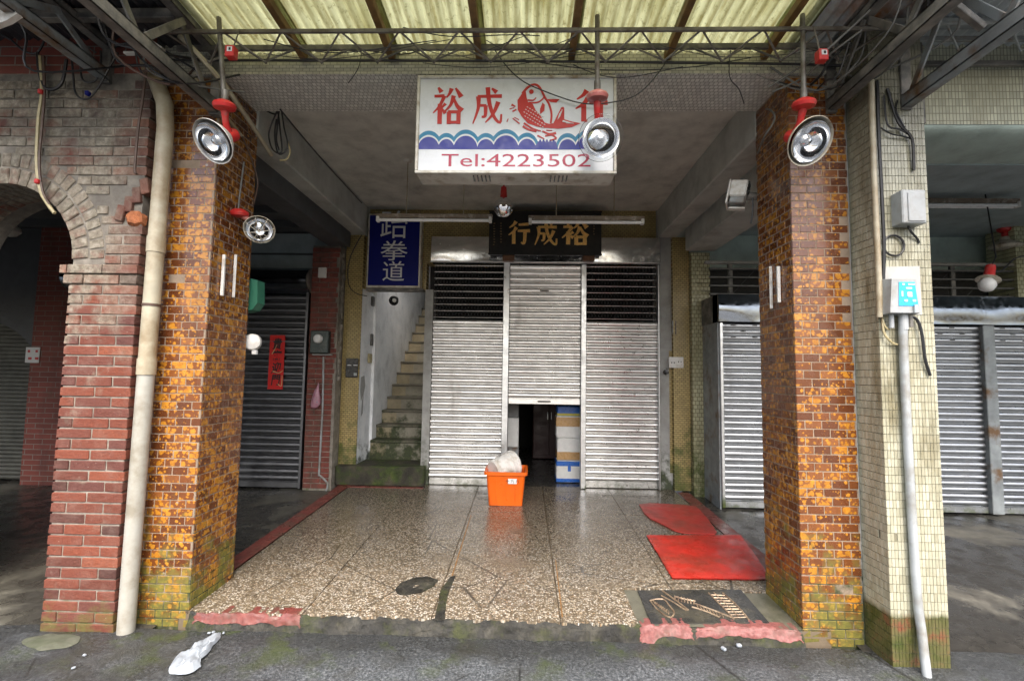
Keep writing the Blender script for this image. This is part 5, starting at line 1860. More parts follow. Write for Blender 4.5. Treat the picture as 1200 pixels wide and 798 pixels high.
sx_0, sx_1, sz_0, sz_1 = xc - w0 * .20, xc + w0 * .38, z0 + (z1 - z0) * .22, z0 + (z1 - z0) * .86
stk = G().add([(sx_0, YM - .0875, sz_0), (sx_1, YM - .0875, sz_0), (sx_1 - .014, YM - .0875, sz_1), (sx_0 + .006, YM - .0875, sz_1)], [(0, 1, 2, 3)]).build('sticker', 'sky_ink', cv)
gg = G()
for (u, v, a, b) in ((.28, .90, .12, .07), (.68, .90, .34, .06), (.55, .74, .30, .07), (.20, .50, .08, .22), (.58, .48, .24, .20), (.38, .22, .17, .09), (.80, .22, .17, .09)):
    gg.cbox((sx_0 + (sx_1 - sx_0) * u, YM - .089, sz_0 + (sz_1 - sz_0) * v), ((sx_1 - sx_0) * a, .0016, (sz_1 - sz_0) * b), .0005)
gg.build('printed_marks', 'white_ink', stk)['kind'] = 'stuff'
for (px, py, r_, mt) in ((1044, 372, .013, 'pvcg'), (1058, 374, .024, 'box_g'), (1066, 371, .014, 'conduit')):
    a = at(px, py - 8, Y=YM - .035)
    G().tube([a, a + V((0, 0, -.10))], r_, 12).build('gland', mt, mb, True)
G().cbox((xc + .05, YM - .093, z0 + .03), (.018, .016, .05), .003).build('latch', 'alu', mb)
# conduit down the pillar to the ground
cpts = [at(1058, 380, Y=YM - .035), at(1060, 440, Y=YM - .03), at(1066, 560, Y=YM - .03), at(1074, 690, Y=YM - .03), at(1080, 740, Y=YM - .035), at(1087, 782, Y=2.705)]
o = G().tube(smooth_pts(cpts[:-1], 4) + [V((cpts[-1].x, 2.705, -.02))], .022, 14).build('conduit_pipe', 'pvcg', None, True)
tag(o, 'long grey conduit running down the cream mosaic pillar to the street', 'pipe')
o = G().tube([at(1021, 95, Y=YM - .02), at(1024, 200, Y=YM - .02), at(1030, 330, Y=YM - .02), at(1031, 372, Y=YM - .02)], .016, 10).build('conduit_pipe', 'pvc', None, True)
tag(o, 'thin yellowed conduit along the front corner of the cream mosaic pillar', 'pipe')
for (pts, r_, mt, lab) in (([(1028, 95), (1030, 160), (1034, 240), (1036, 290), (1035, 330)], .009, 'cable', 'black cable running down the upper cream mosaic pillar'),
                           ([(1040, 104), (1052, 142), (1066, 158), (1070, 170), (1071, 200)], .008, 'cable', 'black cable looping from the truss to the edge of the cream pillar'),
                           ([(1036, 112), (1040, 146), (1055, 152), (1068, 160)], .005, 'cable', 'thin black wire sagging across the upper cream pillar'),
                           ([(1032, 150), (1044, 157), (1058, 160), (1068, 163)], .004, 'cable', 'fine black wire crossing the upper cream pillar'),
                           ([(1063, 370), (1074, 374), (1080, 390), (1084, 420), (1090, 440)], .008, 'cable', 'black cable curving from the meter box round the pillar edge'),
                           ([(1034, 372), (1036, 390), (1046, 402), (1056, 404)], .006, 'cable_y', 'yellowed cable looping under the meter box'),
                           ([(1045, 378), (1041, 386), (1036, 380), (1033, 368)], .005, 'cable_y', 'short pale cable tucked beside the meter box')):
    cable('cable', [at(a, b, Y=YM - .012 - .012 * math.sin(math.pi * i / (len(pts) - 1))) for i, (a, b) in enumerate(pts)], r_, mt, lab)
# ring of spare cable
ctr = at(1047, 288, Y=YM - .012)
cable('cable_coil', [ctr + V((.060 * math.cos(a), -.004 * math.sin(a * .5), .060 * math.sin(a))) for a in [2 * math.pi * k / 24 * 1.06 for k in range(25)]], .006, 'cable', 'single ring of black cable on the cream mosaic pillar', 'cable', k=2)
A, B = at(1062, 263, Y=2.73), at(1082, 224, Y=2.73)
jb = thing('junction_box', ((A.x + B.x) / 2, 2.76, A.z), 'plain grey junction box on the edge of the cream mosaic pillar', 'box')
G().cbox(((A.x + B.x) / 2 - .02, 2.752, (A.z + B.z) / 2), (B.x - A.x + .03, .09, B.z - A.z), .006).build('case', 'box_g', jb)
G().cbox(((A.x + B.x) / 2 - .012, 2.704, (A.z + B.z) / 2 - .004), (B.x - A.x - .012, .006, B.z - A.z - .03), .002).build('lid', 'box_g', jb)
cable('lead', [at(1064, 264, Y=2.76), at(1068, 272, Y=2.76), at(1075, 280, Y=2.78), at(1077, 285, Y=2.785)], .006, 'cable', '', parent=jb)

# white floodlight on the orange pillar
fy = at(884, 232, X=1.667).y
fc_ = at(866, 227, Y=fy)
fl_ = thing('floodlight', fc_, 'white boxy floodlight on a bracket beside the mottled orange pillar', 'floodlight')
m = Matrix.Rotation(R(12), 3, 'Y') @ Matrix.Rotation(R(-28), 3, 'Z')
G().cbox(fc_ + V((.0, 0, .02)), (.115, .12, .125), .01, m).build('housing', 'white_pl', fl_)
G().cbox(fc_ + m @ V((-.066, -.0, -.012)), (.012, .145, .185), .004, m).build('front_frame', 'white_pl', fl_)
for k in range(4):
    G().cbox(fc_ + m @ V((.062, -.02, .062 - .022 * k)), (.012, .09, .009), .002, m).build('fin', 'black_pl', fl_)
G().cbox(fc_ + m @ V((.0, 0, -.065)), (.10, .1, .05), .006, m).build('gear_tray', 'steel_g', fl_)
G().tube([fc_ + V((.05, 0, -.02)), fc_ + V((.13, .01, -.02)), V((1.670, fy, fc_.z - .02))], .028, 12).build('bracket_arm', 'steel', fl_, True)
G().cbox(fc_ + V((-.02, 0, -.115)), (.11, .05, .012), .003, m).build('visor', 'white_pl', fl_)

# fittings by the stairs and the dark shutter
def on_y(name, a, b, Y, d, mat_, label, cat, ch_=.006):
    A, B = at(*a, Y=Y), at(*b, Y=Y)
    o_ = G().cbox(((A.x + B.x) / 2, Y - d / 2, (A.z + B.z) / 2), (abs(B.x - A.x), d, abs(B.z - A.z)), ch_).build(name, mat_)
    if label:
        tag(o_, label, cat)
    return o_


ic = thing('intercom', at(413, 442, Y=5.95), 'black square intercom panel with two white bars on the ochre pilaster', 'intercom')
A, B = at(405.5, 442, Y=5.95), at(420.5, 420, Y=5.95)
G().cbox(((A.x + B.x) / 2, 5.938, (A.z + B.z) / 2), (B.x - A.x, .024, B.z - A.z), .004).build('panel', 'black_pl', ic)
for u in (409.5, 416.5):
    p = at(u, 428, Y=5.93)
    G().cbox((p.x, 5.9255, p.z), (.05, .003, .012), .001).build('bar', 'white_ink', ic)
p = at(416.5, 438.5, Y=5.93)
G().cbox((p.x, 5.9255, p.z), (.04, .003, .035), .001).build('tag', 'box_g', ic)
# electricity meter on the brick column
A, B = at(366, 414, Y=5.77), at(388, 388, Y=5.77)
em = thing('electricity_meter', ((A.x + B.x) / 2, 5.77, A.z), 'dark green electricity meter with round glass on the narrow brick column', 'meter')
G().cbox(((A.x + B.x) / 2, 5.735, (A.z + B.z) / 2), (B.x - A.x, .085, B.z - A.z), .008).build('case', 'box_d', em)
p = at(373, 397, Y=5.69)
G().lathe([(.055, 0), (.052, .03), (.04, .042), (0, .046)], (p.x, 5.692, p.z), (0, -1, 0), 22).build('glass_dial', 'bulb_w', em, True)
G().cbox(((A.x + B.x) / 2 + .02, 5.76, A.z - .015), (B.x - A.x + .02, .04, .02), .003).build('shelf', 'plaster', em)
sbx = on_y('switch_box', (373.5, 326), (383.5, 314), 5.775, .03, 'white_pl', 'small white switch box high on the narrow brick column', 'switch box')
# green box and round meter standing on a pipe behind the orange pillar
yb_ = 3.52
gp = [at(292, 326, Y=yb_), at(309, 330, Y=yb_), at(309, 356, Y=yb_), at(303, 364, Y=yb_), at(292, 366, Y=yb_)]
gb = thing('green_box', ((gp[0].x + gp[1].x) / 2, yb_, gp[4].z), 'green plastic box fixed behind the orange pillar beside the dark shutter', 'box')
G().prism([V((p.x - .02, yb_ - .05, p.z)) for p in gp], (0, .10, 0)).build('case', 'box_gr', gb)
G().cbox((gp[0].x - .05, yb_ - .005, (gp[0].z + gp[4].z) / 2), (.12, .03, .06), .004).build('arm', 'steel', gb)
p = at(296, 401, Y=yb_)
wm = thing('water_meter', p, 'white round meter head behind the orange pillar beside the dark shutter', 'meter')
G().lathe([(0, -.03), (.058, -.03), (.064, .0), (.058, .03), (.04, .04), (0, .042)], (p.x, yb_, p.z), (.35, -1, .1), 22).build('head', 'white_pl', wm, True)
G().cbox((p.x + .02, yb_, p.z - .075), (.035, .03, .035), .004).build('tag', 'paper', wm)
G().tube([(p.x - .01, yb_, p.z - .02), (p.x - .05, yb_ - .02, p.z - .05), (p.x - .10, yb_ - .05, p.z - .05)], .018, 10).build('riser', 'steel_g', wm, True)
# pink bag hanging on the brick column
p = at(375, 448, Y=5.76)
bag = G()
prof = [(.004, 0), (.010, -.03), (.030, -.10), (.052, -.18), (.058, -.25), (.045, -.30), (.01, -.315)]
bag.lathe(prof, (p.x, 5.72, p.z), (0, 0, 1), 18)
for v in bag.v:
    rel = v - V((p.x, 5.72, p.z))
    v.y = 5.72 + rel.y * .7
    v.x += rel.z * .12 + .012 * mnoise.noise(v * 14)
    v.y += .010 * mnoise.noise(v * 17)
o = bag.build('plastic_bag', 'bag', None, True)
tag(o, 'pink plastic bag hanging on the narrow brick column', 'bag')
cable('thin_pipe', [at(379, 418, Y=5.765), at(378, 480, Y=5.765), at(374, 550, Y=5.765), at(375, 557, Y=5.755), at(384, 566, Y=5.75), at(382, 575, Y=5.75)], .012, 'pvcg', 'thin grey pipe down the narrow brick column, kinked at its foot', 'pipe', k=2)
# socket plate and padlock right of the shutters
sk = thing('socket_plate', at(791, 431, Y=5.93), 'white socket plate with dark holes on the ochre pilaster beside the shutter', 'socket')
A, B = at(783.5, 431, Y=5.93), at(800.5, 418.5, Y=5.93)
G().cbox(((A.x + B.x) / 2, 5.922, (A.z + B.z) / 2), (B.x - A.x, .016, B.z - A.z), .003).build('plate', 'white_pl', sk)
for u in (787, 790, 795, 798):
    p = at(u, 424 + (u % 3), Y=5.92)
    G().cbox((p.x, 5.9135, p.z), (.012, .002, .016), .0005).build('hole', 'black_pl', sk)
p = at(780, 436, Y=5.985)
tag(G().lathe([(0, -.03), (.03, -.03), (.034, 0), (.03, .012), (0, .016)], (p.x, 5.965, p.z), (0, -1, 0), 14).build('door_bell', 'black_pl', None, True), 'small round black bell beside the white socket plate', 'bell')
o = G()
for dx in (-.02, .018):
    a = at(790, 376, Y=5.93)
    b = at(790, 392, Y=5.93)
    o.cbox((a.x + dx, 5.925, (a.z + b.z) / 2), (.012, .012, a.z - b.z), .002)
tag(o.build('door_bolt', 'steel_g'), 'pair of small steel bars on the ochre pilaster above the socket plate', 'bolt')
# switch inside the stair doorway
tag(G().cbox((-2.052, 6.28, at(443, 420, Y=6.28).z), (.03, .10, .12), .004).build('wall_switch', 'cable_y'), 'small yellowed switch on the white stair wall', 'switch')
tag(G().cbox((-2.052, 6.32, at(443, 353, Y=6.3).z), (.035, .06, .13), .006).build('cable_junction', 'steel'), 'dark junction block at the top of the white stair reveal', 'junction')
tag(G().cbox((-2.055, 6.34, at(442, 398, Y=6.3).z), (.03, .05, .16), .006).build('cable_junction', 'steel'), 'long dark junction strip on the middle of the white stair reveal', 'junction')

# ================================================================ FLOOR THINGS
# orange tub with a white bucket lying in it
tb = [fat(572.5, 592.5), fat(612, 592.5)]
tx0, tx1, ty = tb[0].x, tb[1].x, tb[0].y
tz = fz(ty) + .004
Ht, Dp = .36, .34
tt = thing('orange_tub', ((tx0 + tx1) / 2, ty + Dp / 2, tz), 'orange rectangular plastic tub with a white label before the half raised shutter', 'tub')
cxm, cym = (tx0 + tx1) / 2, ty + Dp / 2
hw, hd = (tx1 - tx0) / 2, Dp / 2


def rrect(hx, hy, z, rad=.03, n_=4):
    out = []
    for (sx, sy, a0) in ((1, -1, -90), (1, 1, 0), (-1, 1, 90), (-1, -1, 180)):
        for k in range(n_ + 1):
            a = R(a0 + 90 * k / n_)
            out.append(V((cxm + sx * (hx - rad) + rad * math.cos(a), cym + sy * (hy - rad) + rad * math.sin(a), z)))
    return out


gg = G()
rings = [rrect(hw, hd, tz), rrect(hw + .028, hd + .03, tz + Ht - .045), rrect(hw + .030, hd + .032, tz + Ht - .04), rrect(hw + .052, hd + .05, tz + Ht - .035, .04), rrect(hw + .054, hd + .052, tz + Ht, .04), rrect(hw + .034, hd + .036, tz + Ht, .03), rrect(hw + .022, hd + .024, tz + Ht - .03), rrect(hw - .006, hd - .006, tz + .012)]
n_ = len(rings[0])
gg.add([p for rg_ in rings for p in rg_], [[i * n_ + k, i * n_ + (k + 1) % n_, (i + 1) * n_ + (k + 1) % n_, (i + 1) * n_ + k] for i in range(len(rings) - 1) for k in range(n_)] + [list(range(n_))[::-1], [(len(rings) - 1) * n_ + k for k in range(n_)]])
body = gg.build('body', 'tub', tt, True)
for k in range(3):
    x = tx0 + .08 + k * (tx1 - tx0 - .16) / 2
    m = Matrix.Rotation(R(-4.8), 3, 'X')
    G().cbox((x, ty - .012, tz + Ht * .45), (.012, .012, Ht * .72), .003, Matrix.Rotation(R(4.8), 3, 'X')).build('rib', 'tub', body)
lb = G().cbox((tx0 + (tx1 - tx0) * .70, ty - .0315, tz + Ht * .73), (.095, .005, .055), .002).build('label', 'paper', body)
me = text_mesh('\u5341 \u4e5d \u516b', .042, 'lettering', 'ink', .0006)
inst('lettering', me, (tx0 + (tx1 - tx0) * .70, ty - .0352, tz + Ht * .73 - .0), lb)
# bucket lying aslant inside
bo = V((cxm - .03, cym - .10, tz + .24))
bax = V((.10, .55, .62)).normalized()
bo = V((cxm - .13, cym - .06, tz + .345))
bk_ = thing('white_bucket', bo, 'white plastic bucket lying aslant inside the orange tub', 'bucket')
ba = V((.28, -.62, .55)).normalized()
bax = V((.62, .50, .16)).normalized()
gg = G().lathe([(0, .0), (.105, 0), (.117, .012), (.136, .22), (.142, .262), (.150, .268), (.150, .285), (.142, .287), (.133, .268), (.122, .03), (0, .02)], bo - bax * .02, bax, 30)
gg.build('body', 'white_pl', bk_, True)
G().lathe([(.132, .20), (.145, .202), (.145, .216), (.136, .218)], bo - bax * .02, bax, 30).build('rim_band', 'white_pl', bk_, True)

# boxes inside the doorway
y_ = 6.28
zb = fz(YB) - .008
spec = [(652, 675, 560, 538, 'tape_blue'), (653, 676, 537, 512, 'tape_b'), (652, 674, 511, 487, 'tape_b'), (653, 673, 486, 476, 'tape_blue')]
labs = ['white foam box with blue tape, bottom of the stack in the dark doorway', 'white foam box with brown tape, second from the bottom in the doorway stack', 'white foam box with brown tape, third from the bottom in the doorway stack', 'flat blue and yellow box on top of the doorway stack']
hts = [.275, .29, .285, .13]
for i, ((u0, u1, v0, v1, tp), lab) in enumerate(zip(spec, labs)):
    A, B = at(u0, v0, Y=y_), at(u1, v1, Y=y_)
    hgt = hts[i]
    wd = .36
    x0 = A.x
    t_ = thing('foam_box', (x0 + wd / 2, y_ + .15, zb), lab, 'box', 'boxes stacked in the doorway')
    body = G().cbox((x0 + wd / 2, y_ + .15, zb + hgt / 2), (wd, .3, hgt - .003), .012).build('body', 'foam' if i < 3 else 'tape_blue', t_)
    zt = zb + hgt
    if i == 0:
        G().cbox((x0 + wd / 2, y_ + .149, zt - .035), (wd + .006, .306, .06), .004).build('tape_band', tp, t_)
        G().cbox((x0 + wd / 2, y_ + .149, zb + .03), (wd + .006, .306, .045), .004).build('tape_band', tp, t_)
        G().cbox((x0 + wd * .46, y_ - .004, zt - .08), (.04, .006, .10), .002).build('tape_tail', tp, t_)
    elif i == 1:
        G().cbox((x0 + wd / 2, y_ + .149, zb + .065), (wd + .006, .306, .10), .004).build('tape_band', tp, t_)
    elif i == 2:
        G().cbox((x0 + wd / 2, y_ + .149, zt - .075), (wd + .006, .306, .12), .004).build('tape_band', tp, t_)
        G().cbox((x0 + wd * .7, y_ - .004, zb + .02), (.09, .006, .035), .002).build('paper_slip', 'paper', t_)
    else:
        G().cbox((x0 + wd / 2, y_ + .149, zb + .02), (wd + .006, .306, .03), .004).build('tape_band', 'tape_yel', t_)
    zb += hgt
# items on the other side of the opening and the dark red cabinet deep inside
x_ = at(597, 500, Y=6.35).x
tag(G().cbox((x_ + .04, 6.5, .22 + .15), (.2, .3, .30), .02).build('crate', 'steel_g'), 'dark grey crate just inside the left of the dark doorway', 'crate')
tag(G().cbox((x_ + .03, 6.5, .60), (.19, .28, .15), .015).build('crate', 'steel_g'), 'small grey crate on the dark crate inside the doorway', 'crate')
tag(G().cbox((x_ + .03, 6.5, .6752 + .19), (.18, .26, .38), .012).build('white_carton', 'foam'), 'tall pale carton standing on the crates inside the doorway', 'carton')
tag(G().cbox((x_ + .03, 6.5, 1.0554 + .10), (.18, .26, .20), .012).build('grey_carton', 'grey_item'), 'grey carton topmost on the crates inside the doorway', 'carton')
cb = thing('cabinet', (.42, 8.2, FB), 'dark red cabinet deep in the dark room behind the doorway', 'cabinet')
G().cbox((.42, 8.2, FB - .012 + .66), (.55, .4, 1.3), .01).build('case', 'dred', cb)
for s_ in (-1, 1):
    dr = G().cbox((.42 + s_ * .133, 7.99, FB + .66), (.255, .02, 1.22), .006).build('door', 'dred', cb)
    G().cbox((.42 + s_ * .03, 7.975, FB + .7), (.012, .02, .12), .003).build('handle', 'alu', dr)

# red mats
c4 = [fat(*p, h=.004) for p in ((757.5, 628), (868, 627.5), (905, 680), (788, 678.5))]
mt = thing('rubber_mat', sum(c4, V()) / 4, 'bright red rectangular rubber mat beside the iron cover', 'mat')
gg = G()
for (dz_, sgn) in ((.008, 1), (.001, 1)):
    gg.grid(lambda u, v: c4[0].lerp(c4[1], u).lerp(c4[3].lerp(c4[2], u), v) + V((.004 * mnoise.noise(V((u * 9, v * 9, 1))), .004 * mnoise.noise(V((u * 9, v * 9, 5))), dz_ + .005 * max(0, mnoise.noise(V((u * 5, v * 5, 3)))) + .008 * max(0, abs(u - .5) * 2 - .9) * 10 * max(0, mnoise.noise(V((v * 3, 0, 9)))))), 24, 24)
gg.build('mat_body', 'redmat', mt, True)
gg = G()
a_, b_, c_, d_ = c4
for k in range(1, 46):
    p = a_.lerp(d_, k / 46) + V((0, 0, .0085))
    q2 = b_.lerp(c_, k / 46) + V((0, 0, .0085))
    gg.tube([p.lerp(q2, .02), p.lerp(q2, .98)], .0013, 4)
gg.build('ridges', 'redmat', mt)['kind'] = 'stuff'
pts = [(749, 591.5), (762, 590), (800, 592), (815, 593.5), (822, 600), (832, 612), (840, 624), (838, 626.5), (800, 625), (790, 622), (775, 614), (762, 608), (755, 602)]
P = [fat(*p, h=.004) for p in pts]
o = G().prism([p + V((0, 0, .008)) for p in P], (0, 0, -.009)).build('rubber_mat', 'redmat2')
tag(o, 'faded red ribbed mat with a curved edge near the ochre pilaster', 'mat')

# iron cover with bronze relief in the cement patch
ic_ = [fat(*p, h=.0) for p in ((747, 692), (868, 691), (902, 730.5), (763, 730.5))]
cv = thing('iron_cover', sum(ic_, V()) / 4, 'dark wet iron cover with bronze relief set in the cement patch', 'cover')
pl = G().prism([p + V((0, 0, .004)) for p in ic_], (0, 0, -.03)).build('plate', 'cover', cv)


def relief(pts, r_, k=4, closed=False):
    Q = [fat(720 + u / 6.0, 670 + v / 6.0, h=.006) for u, v in pts]
    if closed:
        Q.append(Q[0])
    return smooth_pts(Q, k), r_


gg = G()
for pts, r_, cl in (([(250, 200), (300, 190), (350, 195), (385, 235), (420, 285), (395, 318), (350, 300), (300, 260)], .005, True),
                    ([(335, 130), (440, 205), (520, 268)], .006, False), ([(330, 165), (420, 215), (505, 270)], .005, False),
                    ([(420, 170), (490, 190), (570, 205)], .006, False), ([(545, 245), (640, 275), (740, 318)], .006, False), ([(570, 222), (700, 270), (840, 325)], .006, False),
                    ([(660, 145), (750, 235), (840, 330)], .005, False), ([(760, 145), (860, 235), (945, 335)], .006, False), ([(700, 145), (800, 240), (880, 320)], .004, False)):
    Q, r2 = relief(pts, r_, 4, cl)
    gg.tube(Q, r2, 5)
for k in range(7):
    Q, r2 = relief([(425 + 22 * k, 168 + 5 * k), (428 + 22 * k, 200 + 4 * k)], .005)
    gg.tube(Q, r2, 5)
for k in range(9):
    Q, r2 = relief([(675 + 20 * k, 160 + 20 * k), (775 + 20 * k, 165 + 19 * k)], .004)
    gg.tube(Q, r2, 5)
for k in range(9):
    Q, r2 = relief([(270 + 14 * k, 200 + 9 * k), (285 + 12 * k, 222 + 9 * k)], .004)
    gg.tube(Q, r2, 5)
    Q, r2 = relief([(580 + 22 * k, 232 + 9 * k), (590 + 22 * k, 252 + 8 * k)], .004)
    gg.tube(Q, r2, 5)
gg.build('bronze_relief', 'bronze', pl)
# wet white rag on the street
outline = [(259, 741), (252, 742), (240, 750), (228, 757), (215, 767), (206, 770), (197, 786), (205, 790), (220, 789), (232, 783), (236, 780), (231, 776), (243, 766), (250, 756), (258, 748)]
C = [at(*p, Z=GZ - .004) for p in outline]
C = smooth_pts(C + [C[0]], 4)[:-1]
cc = sum(C, V()) / len(C)
gg = G()
NR = 9
n_ = len(C)
for r_ in range(NR + 1):
    kk = 1 - r_ / NR
    for p in C:
        q3 = cc + (p - cc) * kk
        rise = (.003 if r_ == 0 else .016 + .022 * abs(mnoise.noise(q3 * 23)) + .012 * mnoise.noise(q3 * 60))
        gg.v.append(q3 + V((.006 * mnoise.noise(q3 * 50), .006 * mnoise.noise(q3 * 41), rise * min(1, r_ / 2 + .1))))
gg.f += [[i * n_ + k, i * n_ + (k + 1) % n_, (i + 1) * n_ + (k + 1) % n_, (i + 1) * n_ + k] for i in range(NR) for k in range(n_)]
tag(gg.build('white_rag', 'rag', None, True), 'crumpled wet white rag lying on the street by the orange pillar', 'rag')
for i, (u, v) in enumerate(((245, 742), (250, 741), (262, 742), (99, 768), (86, 783))):
    p = at(u, v, Z=GZ - .006)
    tag(G().cbox(p + V((0, 0, .004)), (.018, .012, .010), .003, Matrix.Rotation(i, 3, 'Z')).build('ice_chip', 'rag'), 'small white chip of ice or styrofoam on the street near the rag', 'chip', 'white chips on the street')
for i, (u, v) in enumerate(((866, 757), (848, 761))):
    p = at(u, v, Z=GZ - .006)
    tag(G().cbox(p + V((0, 0, .006)), (.03, .02, .016), .004, Matrix.Rotation(i * 2, 3, 'Z')).build('paper_scrap', 'rag'), 'small white scrap below the pink painted kerb', 'scrap', 'white scraps below the pink kerb')
# pale cement smear by the brick pillar foot
C = [at(*p, Z=GZ - .004) for p in ((27, 752), (35, 746), (55, 743), (80, 743), (96, 747), (86, 756), (62, 762), (40, 760))]
cc = sum(C, V()) / len(C)
C = smooth_pts(C + [C[0]], 6)[:-1]
C = [cc + (p - cc) * (1 + .22 * mnoise.noise(p * 14)) for p in C]
k8 = len(C)
gg = G().add(C + [cc + (p - cc) * .72 + V((0, 0, .007 + .004 * mnoise.noise(p * 30))) for p in C] + [cc + V((0, 0, .010))], [[k, (k + 1) % k8, (k + 1) % k8 + k8, k + k8] for k in range(k8)] + [[k + k8, (k + 1) % k8 + k8, 2 * k8] for k in range(k8)])
M['smear'] = m_concrete('pale_cement_smear', (.11, .115, .085), (.035, .048, .018), .8, .8, 4.0)
tag(gg.build('cement_smear', 'smear', None, True), 'pale hardened cement smear at the foot of the brick pillar', 'cement')

# ================================================================ NOTICES, TAGS, WIRES
on_y('paper_notice', (29.5, 425), (47.5, 407), 5.755, .006, 'paper', 'white paper notice with red print on the shaded brick column', 'notice', .001)
gg = G()
for (u, v, a) in ((34, 411.5, .03), (43, 411.5, .03), (35, 420, .045), (43, 420, .045)):
    p = at(u, v, Y=5.748)
    gg.cbox((p.x, 5.7475, p.z), (a, .001, .03), .0003)
nt_ = [o for o in COL.objects if o.name == 'paper_notice'][0]
gg.build('red_print', 'red_ink', nt_)
for (u, v, lab, yy) in ((270, 61, 'small red number tag hung below the girder above the orange pillar by the drainpipe', 2.60), (964, 65, 'small red number tag hung below the girder above the orange pillar by the cream pillar', 2.60)):
    p = at(u, v, Y=yy - .03)
    t_ = thing('number_tag', p, lab, 'tag')
    G().tube([(p.x, yy - .01, p.z + .03), (p.x, yy + .04, 3.63)], .004, 5).build('hook', 'steel', t_)
    G().cbox((p.x, yy - .02, p.z), (.052, .045, .065), .003).build('plate', 'red_pl', t_)
    nb_ = G().cbox((p.x + .002, yy - .0435, p.z + .008), (.03, .002, .028), .0006).build('white_square', 'white_ink', t_)
    G().cbox((p.x + .004, yy - .045, p.z + .008), (.012, .001, .016), .0003).build('mark', 'ink', nb_)

wires = [
    ([(0, 71, 2.94), (300, 71, 2.94), (600, 72, 2.94), (900, 75, 2.94), (1000, 78, 2.94)], .008, 'cable', 'thick black cable stretched along the mosaic lintel'),
    ([(275, 60, 2.93), (400, 57, 2.93), (470, 64, 2.93), (520, 55, 2.9), (640, 58, 2.93)], .004, 'cable', 'slack black wire along the lintel above the sign'),
    ([(575, 52, 2.9), (592, 76, 2.92), (612, 95, 2.93), (640, 108, 2.93), (680, 121, 2.93), (712, 121, 2.92), (745, 112, 2.92), (770, 88, 2.92), (790, 58, 2.9)], .0038, 'cable', 'thin black wire drooping across the face of the fish sign'),
    ([(610, 70, 2.93), (700, 82, 2.93), (800, 80, 2.93), (880, 68, 2.93)], .003, 'cable', 'fine wire sagging along the lintel right of the sign'),
    ([(424, 60, 2.93), (420, 80, 2.95), (408, 98, 2.97)], .003, 'cable', 'fine wire dangling on the lintel left of the sign'),
    ([(856, 58, 2.92), (855, 90, 2.93), (866, 105, 2.95), (872, 122, 3.0)], .003, 'cable', 'fine wire dangling on the lintel beside the hanging lamp'),
    ([(328, 128, 3.30), (350, 155, 3.5), (380, 190, 4.2), (400, 212, 4.7), (424, 238, 5.6)], .006, 'cable', 'black cable running under the ceiling beside the beam'),
]
for pts, r_, mt, lab in wires:
    cable('wire', [at(a, b, Y=y) for a, b, y in pts], r_, mt, lab, 'wire')
# bundle of hanging loops inside the left corner of the lintel
Yc = 3.44
loops = [([(326, 128), (318, 146), (315, 160), (320, 176), (330, 178), (328, 150), (326, 132)], 'cable'), ([(330, 130), (333, 150), (337, 168), (334, 178), (326, 180), (322, 160), (324, 140)], 'cable'),
         ([(327, 130), (325, 150), (324, 164), (327, 176)], 'cable'), ([(337, 166), (340, 178), (336, 187), (328, 188)], 'cable_y'), ([(330, 128), (322, 134), (312, 130)], 'cable')]
for i, (pts, mt) in enumerate(loops):
    cable('cable_loop', [at(a, b, Y=Yc + .01 * i) for a, b in pts], .006, mt, ['wide black cable loop hanging at the lintel corner by the orange pillar', 'narrow black cable loop leaning right at the lintel corner', 'straight black cable tail among the loops at the lintel corner', '', 'short black cable running into the lintel corner above the loops'][i] if mt == 'cable' else 'yellow cable end hanging below the black loops at the lintel corner', 'cable', 'cable loops at the lintel corner')
# tangle over the brick wall
Yt = 2.85
tangle = [
    ([(0, 40), (14, 48), (28, 60), (44, 62), (55, 40)], .007, 'cable', 'black cable sagging at the top of the brick wall'),
    ([(44, 62), (46, 85), (52, 102), (62, 105), (72, 98), (76, 82), (78, 70)], .010, 'cable', 'thick black cable loop on the sooty brick wall'),
    ([(84, 70), (86, 90), (88, 108), (96, 116), (106, 114), (118, 98), (128, 80), (138, 62)], .006, 'cable', 'long black cable loop below the grey truss'),
    ([(94, 72), (96, 92), (104, 97), (114, 92), (118, 74), (118, 60)], .006, 'cable', 'small black cable loop below the grey truss'),
    ([(20, 0), (60, 24), (92, 36), (130, 54), (152, 52), (175, 70)], .008, 'cable', 'black cable running along the dusty truss'),
    ([(72, 0), (80, 30), (96, 50), (112, 62)], .006, 'cable_g', 'grey cable hanging between the trusses over the arch'),
    ([(118, 8), (150, 34), (190, 58), (232, 84)], .007, 'cable', 'black cable slanting down to the orange pillar top'),
    ([(47, 66), (49, 108), (45, 140), (43, 190), (47, 222), (55, 238), (64, 250)], .010, 'cable_y', 'yellowed conduit hose running down the brick wall to the arch'),
    ([(51, 66), (52, 108), (50, 140), (46, 190), (50, 224), (58, 240)], .008, 'cable_br', 'brown cable beside the yellowed hose on the brick wall'),
    ([(172, 74), (168, 110), (162, 150), (158, 196), (160, 204)], .008, 'cable_br', 'brown rusty rod down the brick wall beside the drainpipe'),
    ([(165, 84), (180, 82), (190, 72), (193, 62)], .008, 'cable_br', 'brown strap cable looped over the drainpipe top'),
]
for pts, r_, mt, lab in tangle:
    cable('cable', [at(a, b, Y=Yt - .01) for a, b in pts], r_, mt, lab)
for (u, v, mt, lab) in ((48, 108, 'red_pl', 'red clip on the hose by the sooty brick wall'), (44, 213, 'red_pl', 'red clip on the hose just above the arch'), (103, 110, 'bluepanel', 'blue connector on the long cable loop')):
    p = at(u, v, Y=Yt - .02)
    tag(G().cbox(p, (.026, .03, .03), .006).build('cable_clip', mt), lab, 'clip')
p = at(92, 62, Y=2.8)
